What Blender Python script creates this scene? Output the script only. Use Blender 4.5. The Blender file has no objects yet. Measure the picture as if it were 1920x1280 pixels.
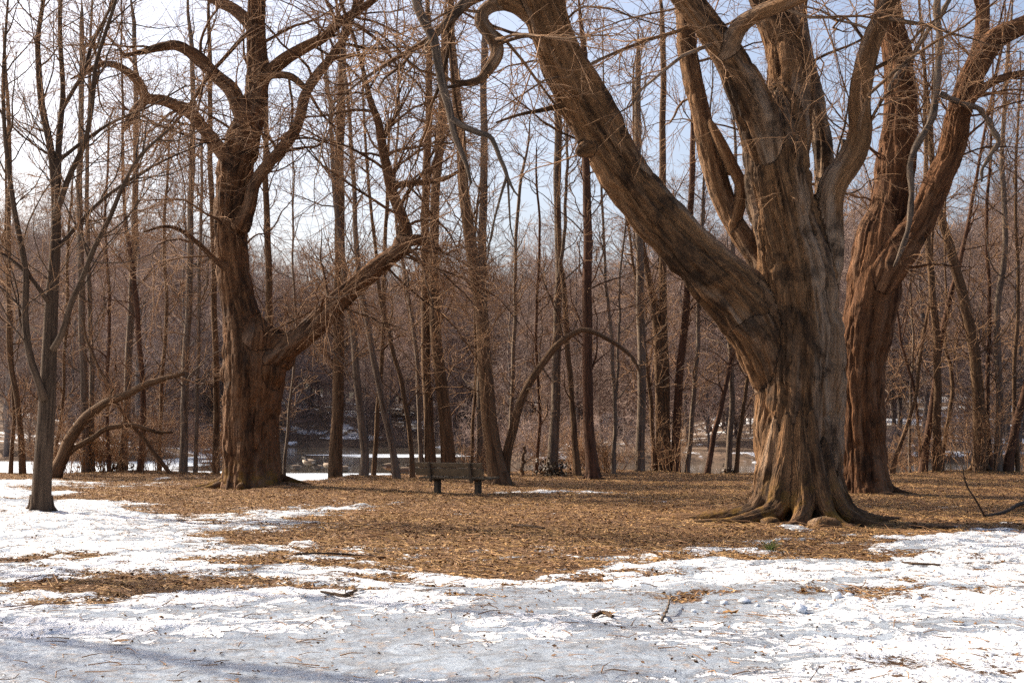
import bpy, math, random
import numpy as np
from mathutils import Vector

# ------------------------------------------------------------------ camera, sky, sun, exposure
F = 2667.0                       # focal length in photograph pixels (1920 wide)
HORIZON = 805.0
CAM_H = 1.6
PITCH = math.atan((HORIZON - 640.0) / F)
scene = bpy.context.scene
col = scene.collection
cam_d = bpy.data.cameras.new("camera")
cam_d.sensor_width = 36.0
cam_d.lens = F / 1920.0 * 36.0
cam_d.clip_start = 0.1
cam_d.clip_end = 3000.0
cam = bpy.data.objects.new("camera", cam_d)
cam.location = (0, 0, CAM_H)
cam.rotation_euler = (math.pi / 2 + PITCH, 0, 0)
col.objects.link(cam)
scene.camera = cam

SUN_AZ = math.radians(-60)       # measured from +Y (straight ahead) towards +X
SUN_EL = math.radians(36)
world = bpy.data.worlds.new("World")
scene.world = world
world.use_nodes = True
wn = world.node_tree.nodes
wl = world.node_tree.links
bg = wn["Background"]
sky = wn.new("ShaderNodeTexSky")
sky.sky_type = 'NISHITA'
sky.sun_disc = False
sky.sun_elevation = SUN_EL
sky.sun_rotation = SUN_AZ
sky.air_density = 0.8
sky.dust_density = 5.0
sky.ozone_density = 1.0
bg.inputs["Strength"].default_value = 0.135
wl.new(sky.outputs[0], bg.inputs[0])

sun_d = bpy.data.lights.new("sun", 'SUN')
sun_d.energy = 5.0
sun_d.angle = math.radians(0.5)
sun_d.color = (1.0, 0.87, 0.70)
sun = bpy.data.objects.new("sun", sun_d)
sdir = Vector((math.sin(SUN_AZ) * math.cos(SUN_EL), math.cos(SUN_AZ) * math.cos(SUN_EL), math.sin(SUN_EL)))
sun.rotation_euler = sdir.to_track_quat('Z', 'Y').to_euler()
sun.location = sdir * 60
col.objects.link(sun)

vs = scene.view_settings
vs.view_transform = 'Standard'
vs.look = 'None'
vs.exposure = 0.85
vs.gamma = 1.0
vs.use_curve_mapping = False
scene.cycles.max_bounces = 5
scene.cycles.diffuse_bounces = 3
scene.cycles.volume_bounces = 0
scene.cycles.use_denoising = False
scene.cycles.denoiser = 'OPENIMAGEDENOISE'
scene.cycles.denoising_input_passes = 'RGB_ALBEDO_NORMAL'
scene.cycles.denoising_prefilter = 'ACCURATE'

# ------------------------------------------------------------------ helpers
rng = np.random.default_rng(11)
random.seed(11)


def ray(px, py):
    cx = (px - 960.0) / F
    cy = (640.0 - py) / F
    return np.array([cx, math.cos(PITCH) - cy * math.sin(PITCH), math.sin(PITCH) + cy * math.cos(PITCH)])


def W(px, py, d):
    r = ray(px, py)
    return np.array([0, 0, CAM_H]) + r * (d / r[1])


def G(px, py):
    r = ray(px, py)
    return np.array([0, 0, CAM_H]) + r * (-CAM_H / r[2])


def hash3(ix, iy, iz):
    n = (ix.astype(np.int64) * 374761393 + iy.astype(np.int64) * 668265263 + iz.astype(np.int64) * 1274126177) & 0xffffffff
    n = ((n ^ (n >> 13)) * 1274126177) & 0xffffffff
    n = (n ^ (n >> 16)) & 0xffffffff
    return n / 4294967295.0


def vnoise(p):
    """value noise, p (N,3) -> 0..1"""
    i = np.floor(p).astype(np.int64)
    f = p - i
    f = f * f * f * (f * (f * 6 - 15) + 10)
    r = 0.0
    for dx in (0, 1):
        wx = f[:, 0] if dx else 1 - f[:, 0]
        for dy in (0, 1):
            wy = f[:, 1] if dy else 1 - f[:, 1]
            for dz in (0, 1):
                wz = f[:, 2] if dz else 1 - f[:, 2]
                r = r + wx * wy * wz * hash3(i[:, 0] + dx, i[:, 1] + dy, i[:, 2] + dz)
    return r


def fbm(p, octaves=3):
    r, a, t = 0.0, 1.0, 0.0
    for o in range(octaves):
        r = r + a * vnoise(p * (2.03 ** o) + 17.3 * o)
        t += a
        a *= 0.5
    return r / t


def fbm2(x, y, s, octaves=3, z=0.0):
    p = np.stack([np.ravel(x) / s, np.ravel(y) / s, np.full(np.size(x), z)], 1)
    return fbm(p, octaves).reshape(np.shape(x))


def smooth(a, b, x):
    t = np.clip((x - a) / (b - a), 0, 1)
    return t * t * (3 - 2 * t)


def mesh_np(name, verts, faces, mat=None, attrs=None, shade=True):
    """verts (N,3), faces (M,3|4) int array or list of such arrays"""
    me = bpy.data.meshes.new(name)
    if not isinstance(faces, list):
        faces = [faces]
    faces = [f for f in faces if len(f)]
    nl = sum(f.size for f in faces)
    nf = sum(len(f) for f in faces)
    me.vertices.add(len(verts))
    me.vertices.foreach_set("co", np.ascontiguousarray(verts, dtype=np.float32).ravel())
    me.loops.add(nl)
    me.polygons.add(nf)
    me.loops.foreach_set("vertex_index", np.concatenate([f.ravel() for f in faces]).astype(np.int32))
    starts, o = [], 0
    for f in faces:
        starts.append(o + np.arange(len(f)) * f.shape[1])
        o += f.size
    me.polygons.foreach_set("loop_start", np.concatenate(starts).astype(np.int32))
    if shade:
        me.polygons.foreach_set("use_smooth", np.ones(nf, dtype=bool))
    me.update(calc_edges=True)
    for k, v in (attrs or {}).items():
        v = np.asarray(v, dtype=np.float32)
        if v.ndim == 1:
            me.attributes.new(k, 'FLOAT', 'POINT').data.foreach_set("value", v)
        else:
            me.attributes.new(k, 'FLOAT_VECTOR', 'POINT').data.foreach_set("vector", v.ravel())
    if mat:
        me.materials.append(mat)
    return me


def obj(name, me, parent=None, loc=None):
    o = bpy.data.objects.new(name, me)
    col.objects.link(o)
    if parent is not None:
        o.parent = parent
    if loc is not None:
        o.location = loc
    return o


def tag(o, label=None, cat=None, group=None, kind=None):
    if label: o["label"] = label
    if cat: o["category"] = cat
    if group: o["group"] = group
    if kind: o["kind"] = kind
    return o


def empty(name, loc=(0, 0, 0), rz=0.0):
    o = bpy.data.objects.new(name, None)
    o.location = loc
    o.rotation_euler = (0, 0, rz)
    o.empty_display_size = 0.3
    col.objects.link(o)
    return o


def copy_tree(o, loc, rz=0.0, scale=None, parent=None):
    c = o.copy()
    col.objects.link(c)
    if parent is None:
        c.location = loc
        c.rotation_euler = (0, 0, rz)
        if scale is not None:
            c.scale = scale
    else:
        c.parent = parent
    for ch in list(o.children):
        copy_tree(ch, None, parent=c)
    return c


# ------------------------------------------------------------------ materials
def new_mat(name):
    m = bpy.data.materials.new(name)
    m.use_nodes = True
    nt = m.node_tree
    b = nt.nodes["Principled BSDF"]
    return m, nt, b


def N(nt, typ, **kw):
    n = nt.nodes.new(typ)
    for k, v in kw.items():
        if hasattr(n, k):
            setattr(n, k, v)
        else:
            n.inputs[k].default_value = v
    return n


def ramp(nt, fac, stops):
    r = nt.nodes.new("ShaderNodeValToRGB")
    el = r.color_ramp.elements
    while len(el) < len(stops):
        el.new(0.5)
    for e, (p, c) in zip(el, stops):
        e.position = p
        e.color = (*c, 1)
    nt.links.new(fac, r.inputs[0])
    return r.outputs[0]


def mixc(nt, fac, a, b):
    n = nt.nodes.new("ShaderNodeMix")
    n.data_type = 'RGBA'
    for sock, v in ((n.inputs[0], fac), (n.inputs[6], a), (n.inputs[7], b)):
        if isinstance(v, bpy.types.NodeSocket):
            nt.links.new(v, sock)
        elif isinstance(v, (int, float)):
            sock.default_value = v
        else:
            sock.default_value = (*v, 1)
    return n.outputs[2]


def noise(nt, vec, scale, detail=3.0, rough=0.55, dist=0.0):
    n = nt.nodes.new("ShaderNodeTexNoise")
    n.inputs["Scale"].default_value = scale
    n.inputs["Detail"].default_value = detail
    n.inputs["Roughness"].default_value = rough
    n.inputs["Distortion"].default_value = dist
    if vec is not None:
        nt.links.new(vec, n.inputs["Vector"])
    return n.outputs[0]


def bump(nt, b, height, strength, dist):
    n = nt.nodes.new("ShaderNodeBump")
    n.inputs["Strength"].default_value = strength
    n.inputs["Distance"].default_value = dist
    nt.links.new(height, n.inputs["Height"])
    nt.links.new(n.outputs[0], b.inputs["Normal"])


def math2(nt, op, a, b=None, clamp=False):
    n = nt.nodes.new("ShaderNodeMath")
    n.operation = op
    n.use_clamp = clamp
    for i, v in enumerate((a, b)):
        if v is None:
            continue
        if isinstance(v, bpy.types.NodeSocket):
            nt.links.new(v, n.inputs[i])
        else:
            n.inputs[i].default_value = v
    return n.outputs[0]


def bark_mat(name, dark, light, stain=None, moss=None, bscale=11.0, bdist=0.05, stain_amt=0.55, pale=None):
    m, nt, b = new_mat(name)
    at = N(nt, "ShaderNodeAttribute", attribute_name="bark")
    vec = at.outputs["Vector"]
    n1 = noise(nt, vec, bscale, 3, 0.55, 0.4)
    n2 = noise(nt, vec, bscale * 0.22, 3, 0.6)
    n3 = noise(nt, vec, bscale * 2.2, 2, 0.5, 0.3)
    ridge = math2(nt, 'ABSOLUTE', math2(nt, 'SUBTRACT', n3, 0.5))
    c = ramp(nt, n1, [(0.36, dark), (0.64, light)])
    c = mixc(nt, ramp(nt, ridge, [(0.0, (0.75, 0.75, 0.75)), (0.05, (0, 0, 0))]), c, tuple(0.75 * q for q in dark))
    c = mixc(nt, ramp(nt, n2, [(0.42, (0, 0, 0)), (0.62, (0.5, 0.5, 0.5))]), c, tuple(min(1, 1.25 * q) for q in light))
    geo = N(nt, "ShaderNodeNewGeometry")
    if pale:      # strips where the outer bark has come off and the wood has greyed
        npl = noise(nt, vec, 1.5, 4, 0.6, 0.6)
        c = mixc(nt, math2(nt, 'MULTIPLY', ramp(nt, npl, [(0.50, (0, 0, 0)), (0.60, (0.75, 0.75, 0.75))]), ramp(nt, n1, [(0.35, (0.25, 0.25, 0.25)), (0.6, (1, 1, 1))])), c, pale)
    if stain:
        ns = noise(nt, geo.outputs["Position"], 0.9, 5, 0.68, 0.5)
        c = mixc(nt, ramp(nt, ns, [(stain_amt, (0, 0, 0)), (stain_amt + 0.10, (0.8, 0.8, 0.8))]), c, stain)
    if moss:
        nm = noise(nt, geo.outputs["Position"], 2.3, 4, 0.65)
        sx = N(nt, "ShaderNodeSeparateXYZ")
        nt.links.new(geo.outputs["Position"], sx.inputs[0])
        low = math2(nt, 'SUBTRACT', 1.0, math2(nt, 'MULTIPLY', sx.outputs[2], 1.1), True)
        fac = math2(nt, 'MULTIPLY', ramp(nt, nm, [(0.5, (0, 0, 0)), (0.6, (0.7, 0.7, 0.7))]), low, True)
        c = mixc(nt, fac, c, moss)
    nt.links.new(c, b.inputs["Base Color"])
    b.inputs["Roughness"].default_value = 0.92
    b.inputs["Specular IOR Level"].default_value = 0.2
    h = math2(nt, 'ADD', math2(nt, 'MULTIPLY', n1, 1.2), math2(nt, 'MULTIPLY', ridge, 1.6))
    bump(nt, b, h, 1.0, bdist)
    return m


def plain_mat(name, c1, c2, scale=3.0, rough=0.85, spec=0.25, obj_random=False):
    m, nt, b = new_mat(name)
    geo = N(nt, "ShaderNodeNewGeometry")
    n = noise(nt, geo.outputs["Position"], scale, 3, 0.6)
    c = ramp(nt, n, [(0.3, c1), (0.7, c2)])
    if obj_random:
        oi = N(nt, "ShaderNodeObjectInfo")
        v = math2(nt, 'ADD', math2(nt, 'MULTIPLY', oi.outputs["Random"], 0.6), 0.65)
        hs = N(nt, "ShaderNodeHueSaturation")
        nt.links.new(c, hs.inputs["Color"])
        nt.links.new(v, hs.inputs["Value"])
        c = hs.outputs[0]
    nt.links.new(c, b.inputs["Base Color"])
    b.inputs["Roughness"].default_value = rough
    b.inputs["Specular IOR Level"].default_value = spec
    return m


M = {}
M['bark_front'] = bark_mat("bark_tan_grey", (0.0363, 0.01782, 0.00792), (0.205, 0.108, 0.049), stain=(0.0198, 0.01188, 0.00726), moss=(0.24, 0.13, 0.02), stain_amt=0.515, pale=(0.26, 0.19, 0.135))
M['bark_red'] = bark_mat("bark_red_brown", (0.0429, 0.01782, 0.00792), (0.165, 0.0759, 0.033), stain=(0.0198, 0.01122, 0.0066), stain_amt=0.56, pale=(0.20, 0.11, 0.06))
M['bark_left'] = bark_mat("bark_dark_brown", (0.0363, 0.01782, 0.00858), (0.165, 0.0825, 0.03828), stain=(0.0165, 0.0099, 0.0066), moss=(0.2112, 0.1188, 0.0132), stain_amt=0.55, pale=(0.19, 0.12, 0.075))
M['bark_small'] = bark_mat("bark_smooth_dark", (0.03375, 0.021, 0.0135), (0.0975, 0.06375, 0.04125), bscale=16, bdist=0.008)
M['bark_mid'] = bark_mat("bark_pole_brown", (0.054, 0.03024, 0.01584), (0.1584, 0.0936, 0.0504), bscale=15, bdist=0.012)
M['bark_mid_grey'] = bark_mat("bark_pole_grey", (0.072, 0.0504, 0.036), (0.1944, 0.144, 0.1044), bscale=15, bdist=0.010)
M['bark_mid_red'] = bark_mat("bark_pole_red", (0.0432, 0.0216, 0.01296), (0.1224, 0.0612, 0.036), bscale=15, bdist=0.012)
M['dead_wood'] = bark_mat("dead_grey_wood", (0.05, 0.037, 0.028), (0.17, 0.125, 0.09), bscale=14, bdist=0.012)
M['twig'] = plain_mat("twig_bark", (0.15, 0.08, 0.041), (0.38, 0.22, 0.115), 1.5)
M['twig_far'] = plain_mat("far_twig_bark_hazed", (0.19, 0.13, 0.105), (0.34, 0.24, 0.195), 0.4, obj_random=True)  # twig colour lightened: some distance haze is put into it
M['far_bark'] = plain_mat("far_trunk_bark_hazed", (0.09, 0.07, 0.06), (0.20, 0.155, 0.13), 2.0, obj_random=True)  # bark made paler to stand in for haze over the far trunks
def litter_mat(name, wet, dry_dark, dry_light, fine):
    m, nt, b = new_mat(name)
    geo = N(nt, "ShaderNodeNewGeometry")
    n1 = noise(nt, geo.outputs["Position"], fine, 2, 0.6)
    n2 = noise(nt, geo.outputs["Position"], 0.9, 4, 0.65)
    c = ramp(nt, n1, [(0.36, dry_dark), (0.52, tuple(0.5 * (a + q) for a, q in zip(dry_dark, dry_light))), (0.66, dry_light)])
    c = mixc(nt, ramp(nt, n2, [(0.42, (0, 0, 0)), (0.60, (0.8, 0.8, 0.8))]), c, wet)      # matted damp patches
    nt.links.new(c, b.inputs["Base Color"])
    b.inputs["Roughness"].default_value = 0.7
    b.inputs["Specular IOR Level"].default_value = 0.3
    return m


M['leaf'] = litter_mat("dry_leaf", (0.13, 0.058, 0.02), (0.07, 0.028, 0.009), (0.58, 0.33, 0.12), 17.0)
M['leaf_crumb'] = plain_mat("leaf_crumb", (0.06, 0.03, 0.014), (0.26, 0.13, 0.05), 14.0, 0.7, 0.3)
M['leaf_dark'] = plain_mat("ivy_leaf", (0.02, 0.018, 0.009), (0.10, 0.05, 0.018), 9.0, 0.6, 0.4)
M['leaf_tan'] = plain_mat("shrub_dry_leaf", (0.30, 0.15, 0.05), (0.50, 0.28, 0.10), 6.0, 0.7, 0.3)
M['straw'] = plain_mat("dry_straw", (0.26, 0.13, 0.04), (0.62, 0.39, 0.16), 7.0, 0.7, 0.3)
M['bench'] = plain_mat("weathered_bench_board", (0.08, 0.06, 0.036), (0.136, 0.1, 0.06), 8.0, 0.75)
M['bench_dark'] = plain_mat("dark_bench_support", (0.048, 0.036, 0.024), (0.08, 0.06, 0.04), 8.0, 0.75)
M['grass'] = plain_mat("green_grass", (0.06, 0.09, 0.015), (0.15, 0.19, 0.04), 20.0, 0.6)
M['snow_lump'] = plain_mat("snow_lump", (0.76, 0.79, 0.83), (0.86, 0.87, 0.88), 8.0, 0.6)


def ground_material():
    m, nt, b = new_mat("leaf_litter_and_snow")
    geo = N(nt, "ShaderNodeNewGeometry")
    pos = geo.outputs["Position"]
    snow = N(nt, "ShaderNodeAttribute", attribute_name="snow").outputs["Fac"]
    ice = N(nt, "ShaderNodeAttribute", attribute_name="ice").outputs["Fac"]
    nf = noise(nt, pos, 5.5, 5, 0.68)
    nff = noise(nt, pos, 26.0, 4, 0.65)
    nb = noise(nt, pos, 1.3, 3, 0.6)
    # litter colour
    lit = ramp(nt, nff, [(0.30, (0.04, 0.017, 0.006)), (0.5, (0.15, 0.068, 0.021)), (0.72, (0.36, 0.19, 0.065))])
    lit = mixc(nt, ramp(nt, nb, [(0.35, (0, 0, 0)), (0.7, (0.55, 0.55, 0.55))]), lit, (0.085, 0.042, 0.018))
    # snow mask with ragged edge
    e = math2(nt, 'ADD', snow, math2(nt, 'MULTIPLY', math2(nt, 'SUBTRACT', nf, 0.5), 1.5))
    e = math2(nt, 'ADD', e, math2(nt, 'MULTIPLY', math2(nt, 'SUBTRACT', nff, 0.5), 1.6))
    sm = ramp(nt, e, [(0.47, (0, 0, 0)), (0.53, (1, 1, 1))])
    # ice mask
    ni = noise(nt, pos, 2.8, 4, 0.62, 1.6)
    ie = math2(nt, 'ADD', ice, math2(nt, 'MULTIPLY', math2(nt, 'SUBTRACT', ni, 0.5), 3.0))
    im = ramp(nt, ie, [(0.47, (0, 0, 0)), (0.54, (1, 1, 1))])
    snowc = ramp(nt, nf, [(0.3, (0.55, 0.58, 0.62)), (0.6, (0.74, 0.75, 0.77))])
    icec = ramp(nt, ni, [(0.35, (0.20, 0.215, 0.235)), (0.55, (0.30, 0.345, 0.40)), (0.8, (0.42, 0.48, 0.55))])
    sc = mixc(nt, im, snowc, icec)
    # thin dirt on the snow
    nd = noise(nt, pos, 9.0, 5, 0.7)
    dirt = ramp(nt, nd, [(0.54, (0, 0, 0)), (0.68, (0.65, 0.65, 0.65))])
    sc = mixc(nt, dirt, sc, (0.36, 0.25, 0.16))
    c = mixc(nt, sm, lit, sc)
    nt.links.new(c, b.inputs["Base Color"])
    rg = mixc(nt, sm, (0.95, 0.95, 0.95), mixc(nt, im, (0.55, 0.55, 0.55), (0.28, 0.28, 0.28)))
    nt.links.new(rg, b.inputs["Roughness"])
    b.inputs["Specular IOR Level"].default_value = 0.35
    h1 = math2(nt, 'MULTIPLY', nff, mixc(nt, sm, (1, 1, 1), (0.06, 0.06, 0.06)))
    h2 = math2(nt, 'MULTIPLY', nf, mixc(nt, im, (1.1, 1.1, 1.1), (0.45, 0.45, 0.45)))
    h3 = math2(nt, 'MULTIPLY', noise(nt, pos, 7.0, 3, 0.55, 0.8), mixc(nt, im, (0.8, 0.8, 0.8), (0.25, 0.25, 0.25)))
    bump(nt, b, math2(nt, 'ADD', math2(nt, 'ADD', h1, h2), h3), 1.0, 0.07)
    return m


M['ground'] = ground_material()


def pond_material():
    m, nt, b = new_mat("pond_water_and_ice")
    geo = N(nt, "ShaderNodeNewGeometry")
    ice = N(nt, "ShaderNodeAttribute", attribute_name="ice").outputs["Fac"]
    mp = N(nt, "ShaderNodeMapping")
    mp.inputs["Scale"].default_value = (0.05, 0.16, 1)
    nt.links.new(geo.outputs["Position"], mp.inputs[0])
    n = noise(nt, mp.outputs[0], 1.0, 5, 0.6)
    e = math2(nt, 'ADD', ice, math2(nt, 'MULTIPLY', math2(nt, 'SUBTRACT', n, 0.5), 1.3))
    im = ramp(nt, e, [(0.49, (0, 0, 0)), (0.53, (1, 1, 1))])
    n2 = noise(nt, geo.outputs["Position"], 0.7, 4, 0.6)
    icec = ramp(nt, n2, [(0.3, (0.52, 0.60, 0.68)), (0.7, (0.78, 0.82, 0.86))])
    c = mixc(nt, im, (0.10, 0.085, 0.065), icec)
    nt.links.new(c, b.inputs["Base Color"])
    nt.links.new(mixc(nt, im, (0.05, 0.05, 0.05), (0.4, 0.4, 0.4)), b.inputs["Roughness"])
    b.inputs["IOR"].default_value = 1.33
    n3 = noise(nt, geo.outputs["Position"], 2.5, 3, 0.6)
    bump(nt, b, n3, 0.12, 0.05)
    return m


def terrain_material():
    m, nt, b = new_mat("far_bank_litter_and_snow")
    geo = N(nt, "ShaderNodeNewGeometry")
    n = noise(nt, geo.outputs["Position"], 0.10, 5, 0.62)
    n2 = noise(nt, geo.outputs["Position"], 1.2, 4, 0.65)
    lit = ramp(nt, n2, [(0.3, (0.06, 0.036, 0.022)), (0.7, (0.20, 0.125, 0.075))])
    e = math2(nt, 'ADD', n, math2(nt, 'MULTIPLY', math2(nt, 'SUBTRACT', n2, 0.5), 0.25))
    c = mixc(nt, ramp(nt, e, [(0.57, (0, 0, 0)), (0.60, (1, 1, 1))]), lit, (0.80, 0.82, 0.85))
    nt.links.new(c, b.inputs["Base Color"])
    b.inputs["Roughness"].default_value = 0.95
    bump(nt, b, n2, 0.7, 0.15)
    return m


M['pond'] = pond_material()
M['terrain'] = terrain_material()

# ------------------------------------------------------------------ ground
WATER_Z = -0.45


def bank_edge(x):
    x = np.asarray(x, float)
    e = 51.5 + 1.2 * np.sin(x * 0.33 + 1.0) + 0.7 * np.sin(x * 0.9)
    return e - 9.0 * np.exp(-((x + 6.3) / 1.3) ** 2)


def gz(x, y):
    x = np.asarray(x, float)
    y = np.asarray(y, float)
    e = bank_edge(x)
    und = 0.05 * np.sin(x * 0.45 + 0.4) * np.sin(y * 0.27) + 0.03 * np.sin(x * 1.1 + y * 0.7)
    rim = 0.10 * np.exp(-((y - e + 2.2) / 2.0) ** 2)
    return und + rim - 1.1 * smooth(0.0, 3.5, y - e)


# snow cover, laid out on the ground in metres; blobs are (centre x, centre y, radius x, radius y, strength)
def blob_at(px, py, hw, hh, s):
    c = G(px, py)
    d = c[1]
    return (c[0], c[1], hw / F * d, abs(G(px, py - hh)[1] - G(px, py + hh)[1]) / 2, s)


EDGE = [G(*q)[:2] for q in [(-500, 905), (-50, 905), (120, 925), (330, 985), (330, 1005), (450, 1030), (600, 1040), (740, 1062), (850, 1076),
                            (1000, 1078), (1150, 1062), (1300, 1048), (1500, 1040), (1700, 1018), (1760, 1000), (1920, 992), (2400, 985)]]
SNOW = [blob_at(*q) for q in [(60, 1075, 120, 14, -.4), (330, 1085, 160, 8, -.45), (120, 1130, 110, 8, -.5), (560, 1095, 160, 6, -.4), (250, 1030, 150, 6, -.35), (1250, 1075, 120, 4, -.35), (900, 1098, 120, 4, -.3),(250, 1075, 480, 45, -.36), (500, 1140, 500, 30, -.12),
    (590, 956, 150, 20, 1.1), (560, 986, 230, 9, 1.0), (180, 985, 260, 40, 0.9), (100, 904, 130, 6, 0.8), (330, 899, 120, 4, .65), (60, 926, 80, 6, 0.7), (230, 910, 80, 5, .6),
    (1050, 923, 160, 4.5, 1.0), (470, 921, 60, 4, .8), (560, 925, 60, 4, .6), (1490, 993, 24, 8, 1.5), (1900, 1008, 130, 14, 1.0), (830, 962, 60, 3, .5), (760, 1010, 60, 3, .4),
    (100, 1055, 95, 15, -.9), (170, 1100, 170, 12, -.95), (420, 1105, 170, 12, -1.0), (650, 1112, 110, 6, -.7), (170, 934, 200, 7, -.8),
    (40, 1170, 70, 8, -.5), (480, 1060, 120, 8, -.5), (930, 1120, 90, 5, -.35), (1480, 1065, 60, 6, -.5), (1300, 1195, 100, 5, -.3), (1830, 1165, 60, 5, -.3),
    (1650, 1065, 90, 4, -.4), (740, 1090, 130, 4, -.45), (1120, 1100, 60, 4, -.4), (60, 1010, 40, 4, -.3)]]
ICE = [blob_at(*q) for q in [(1250, 1120, 380, 30, .75), (1500, 1175, 260, 30, .35), (700, 1260, 700, 50, .95), (1150, 1255, 300, 30, .4), (300, 1230, 350, 40, .35), (800, 1170, 320, 30, .4),
                             (350, 1150, 300, 25, .2), (1700, 1230, 250, 50, -.5), (1800, 1120, 150, 25, -.15), (1000, 1085, 400, 9, -.5)]]


def blobs(x, y, L):
    r = np.zeros(np.shape(x))
    for cx, cy, rx, ry, s in L:
        r = r + s * np.exp(-(((x - cx) / rx) ** 2 + ((y - cy) / ry) ** 2) ** 1.5)
    return r


def snow_at(x, y):
    ex = np.array([e[0] / e[1] for e in EDGE])
    ey = np.array([e[1] for e in EDGE])
    o = np.argsort(ex)
    yb = np.interp(x / np.maximum(y, 1), ex[o], ey[o])
    base = 0.5 + np.clip((yb - y) / (0.42 * yb), -0.6, 0.34) + np.clip((yb - y) / (0.05 * yb), -0.16, 0.12)
    n = fbm2(x, y, 2.4, 3, 3.0) - 0.5
    n2 = fbm2(x, y, 0.42, 3, 7.0) - 0.5
    return base + blobs(x, y, SNOW) * 0.75 + n * 1.2 + n2 * 1.15


def ice_at(x, y):
    return 0.36 + blobs(x, y, ICE) * 0.8 + 1.3 * (fbm2(x, y, 0.9, 3, 21.0) - 0.5)


def graded(stops):
    out = []
    for (a, b, s0, s1) in stops:
        v = a
        while v < b:
            out.append(v)
            v += s0 + (s1 - s0) * (v - a) / (b - a)
    out.append(stops[-1][1])
    return np.array(out)


xs_pos = graded([(0, 8, 0.085, 0.095), (8, 22, 0.1, 0.35), (22, 200, 0.4, 30)])
xs = np.concatenate([-xs_pos[:0:-1], xs_pos])
ys = graded([(-40, 6, 5, 0.6), (6, 18, 0.075, 0.085), (18, 58, 0.085, 0.26), (58, 62, 0.5, 1)])
X, Y = np.meshgrid(xs, ys)
S = snow_at(X, Y)
I_ = ice_at(X, Y)
smask = smooth(0.40, 0.62, S)
rough = fbm2(X, Y, 0.22, 3) - 0.5
Z = gz(X, Y) + smask * (0.025 + 0.085 * (1 - 0.7 * smooth(0.35, 0.75, I_)) * rough) + (1 - smask) * 0.03 * rough + 0.05 * (fbm2(X, Y, 1.2, 2, 9.0) - 0.5)
nx, ny = len(xs), len(ys)
idx = np.arange(nx * ny).reshape(ny, nx)
gf = np.stack([idx[:-1, :-1], idx[:-1, 1:], idx[1:, 1:], idx[1:, :-1]], -1).reshape(-1, 4)
g_me = mesh_np("ground", np.stack([X, Y, Z], -1).reshape(-1, 3), gf, M['ground'], {"snow": S.ravel(), "ice": I_.ravel()})
tag(obj("ground", g_me), "brown leaf litter with melting snow and ice in the foreground", kind="structure")


def ground_z(x, y):
    """height of the built ground sheet (bilinear)"""
    x = np.atleast_1d(np.asarray(x, float)); y = np.atleast_1d(np.asarray(y, float))
    i = np.clip(np.searchsorted(xs, x) - 1, 0, nx - 2)
    j = np.clip(np.searchsorted(ys, y) - 1, 0, ny - 2)
    tx = (x - xs[i]) / (xs[i + 1] - xs[i])
    ty = (y - ys[j]) / (ys[j + 1] - ys[j])
    return (Z[j, i] * (1 - tx) * (1 - ty) + Z[j, i + 1] * tx * (1 - ty) + Z[j + 1, i] * (1 - tx) * ty + Z[j + 1, i + 1] * tx * ty)


# ------------------------------------------------------------------ pond and far land
def land(x, y):
    """signed: >0 on the far land (metres inland, roughly)"""
    wob = 5.0 * (fbm2(x, y, 14.0, 3, 5.0) - 0.5)
    right = np.minimum(y - 88.0 - 0.05 * np.abs(x), x - (-3.0 + 0.10 * (y - 88.0)))
    back = y - 165.0
    left = np.minimum(y - 92.0, (-0.225 * y - x))
    return np.maximum(np.maximum(right, back), left) + wob


xt = np.linspace(-420, 420, 161)
yt = np.concatenate([np.linspace(60, 200, 86), np.linspace(204, 700, 40)])
XT, YT = np.meshgrid(xt, yt)
LD = land(XT, YT)


def far_z(x, y):
    ld = land(x, y)
    z = -1.4 + 1.55 * smooth(-1.0, 2.5, ld) + 0.9 * smooth(2, 25, ld)
    z = z + smooth(0, 30, ld) * (np.clip(y - 110, 0, 220) * (0.035 + 0.05 * smooth(0.08, 0.25, np.abs(x / np.maximum(y, 1) + 0.02))) + 1.6 * (fbm2(x, y, 30.0, 3) - 0.5))
    return z


ZT = far_z(XT, YT)
it = np.arange(XT.size).reshape(XT.shape)
tf = np.stack([it[:-1, :-1], it[:-1, 1:], it[1:, 1:], it[1:, :-1]], -1).reshape(-1, 4)
tag(obj("far_bank_terrain", mesh_np("far_bank_terrain", np.stack([XT, YT, ZT], -1).reshape(-1, 3), tf, M['terrain'])),
    "far bank of the pond with snow patches rising into woods", kind="structure")

xp = np.linspace(-300, 300, 121)
yp = np.concatenate([np.linspace(40, 120, 54), np.linspace(123, 260, 30)])
XP, YP = np.meshgrid(xp, yp)
u = XP / YP
iceP = -0.02 + 1.0 * np.exp(-((YP - 61) / 10.0) ** 2) * np.exp(-((u + 0.13) / 0.10) ** 2) \
    + 0.75 * smooth(-0.17, -0.24, u) + 0.8 * np.exp(-((YP - 112) / 10.0) ** 2) * np.exp(-((u + 0.09) / 0.07) ** 2) \
    - 0.35 * np.exp(-((YP - 80) / 9.0) ** 2) * np.exp(-((u + 0.11) / 0.1) ** 2) + 0.1 * np.exp(-((YP - 150) / 15) ** 2)
ip = np.arange(XP.size).reshape(XP.shape)
pf = np.stack([ip[:-1, :-1], ip[:-1, 1:], ip[1:, 1:], ip[1:, :-1]], -1).reshape(-1, 4)
tag(obj("pond_water", mesh_np("pond_water", np.stack([XP, YP, np.full(XP.shape, WATER_Z)], -1).reshape(-1, 3), pf, M['pond'], {"ice": iceP.ravel()})),
    "partly frozen pond with pale ice sheets behind the bank trees", kind="structure")


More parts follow.
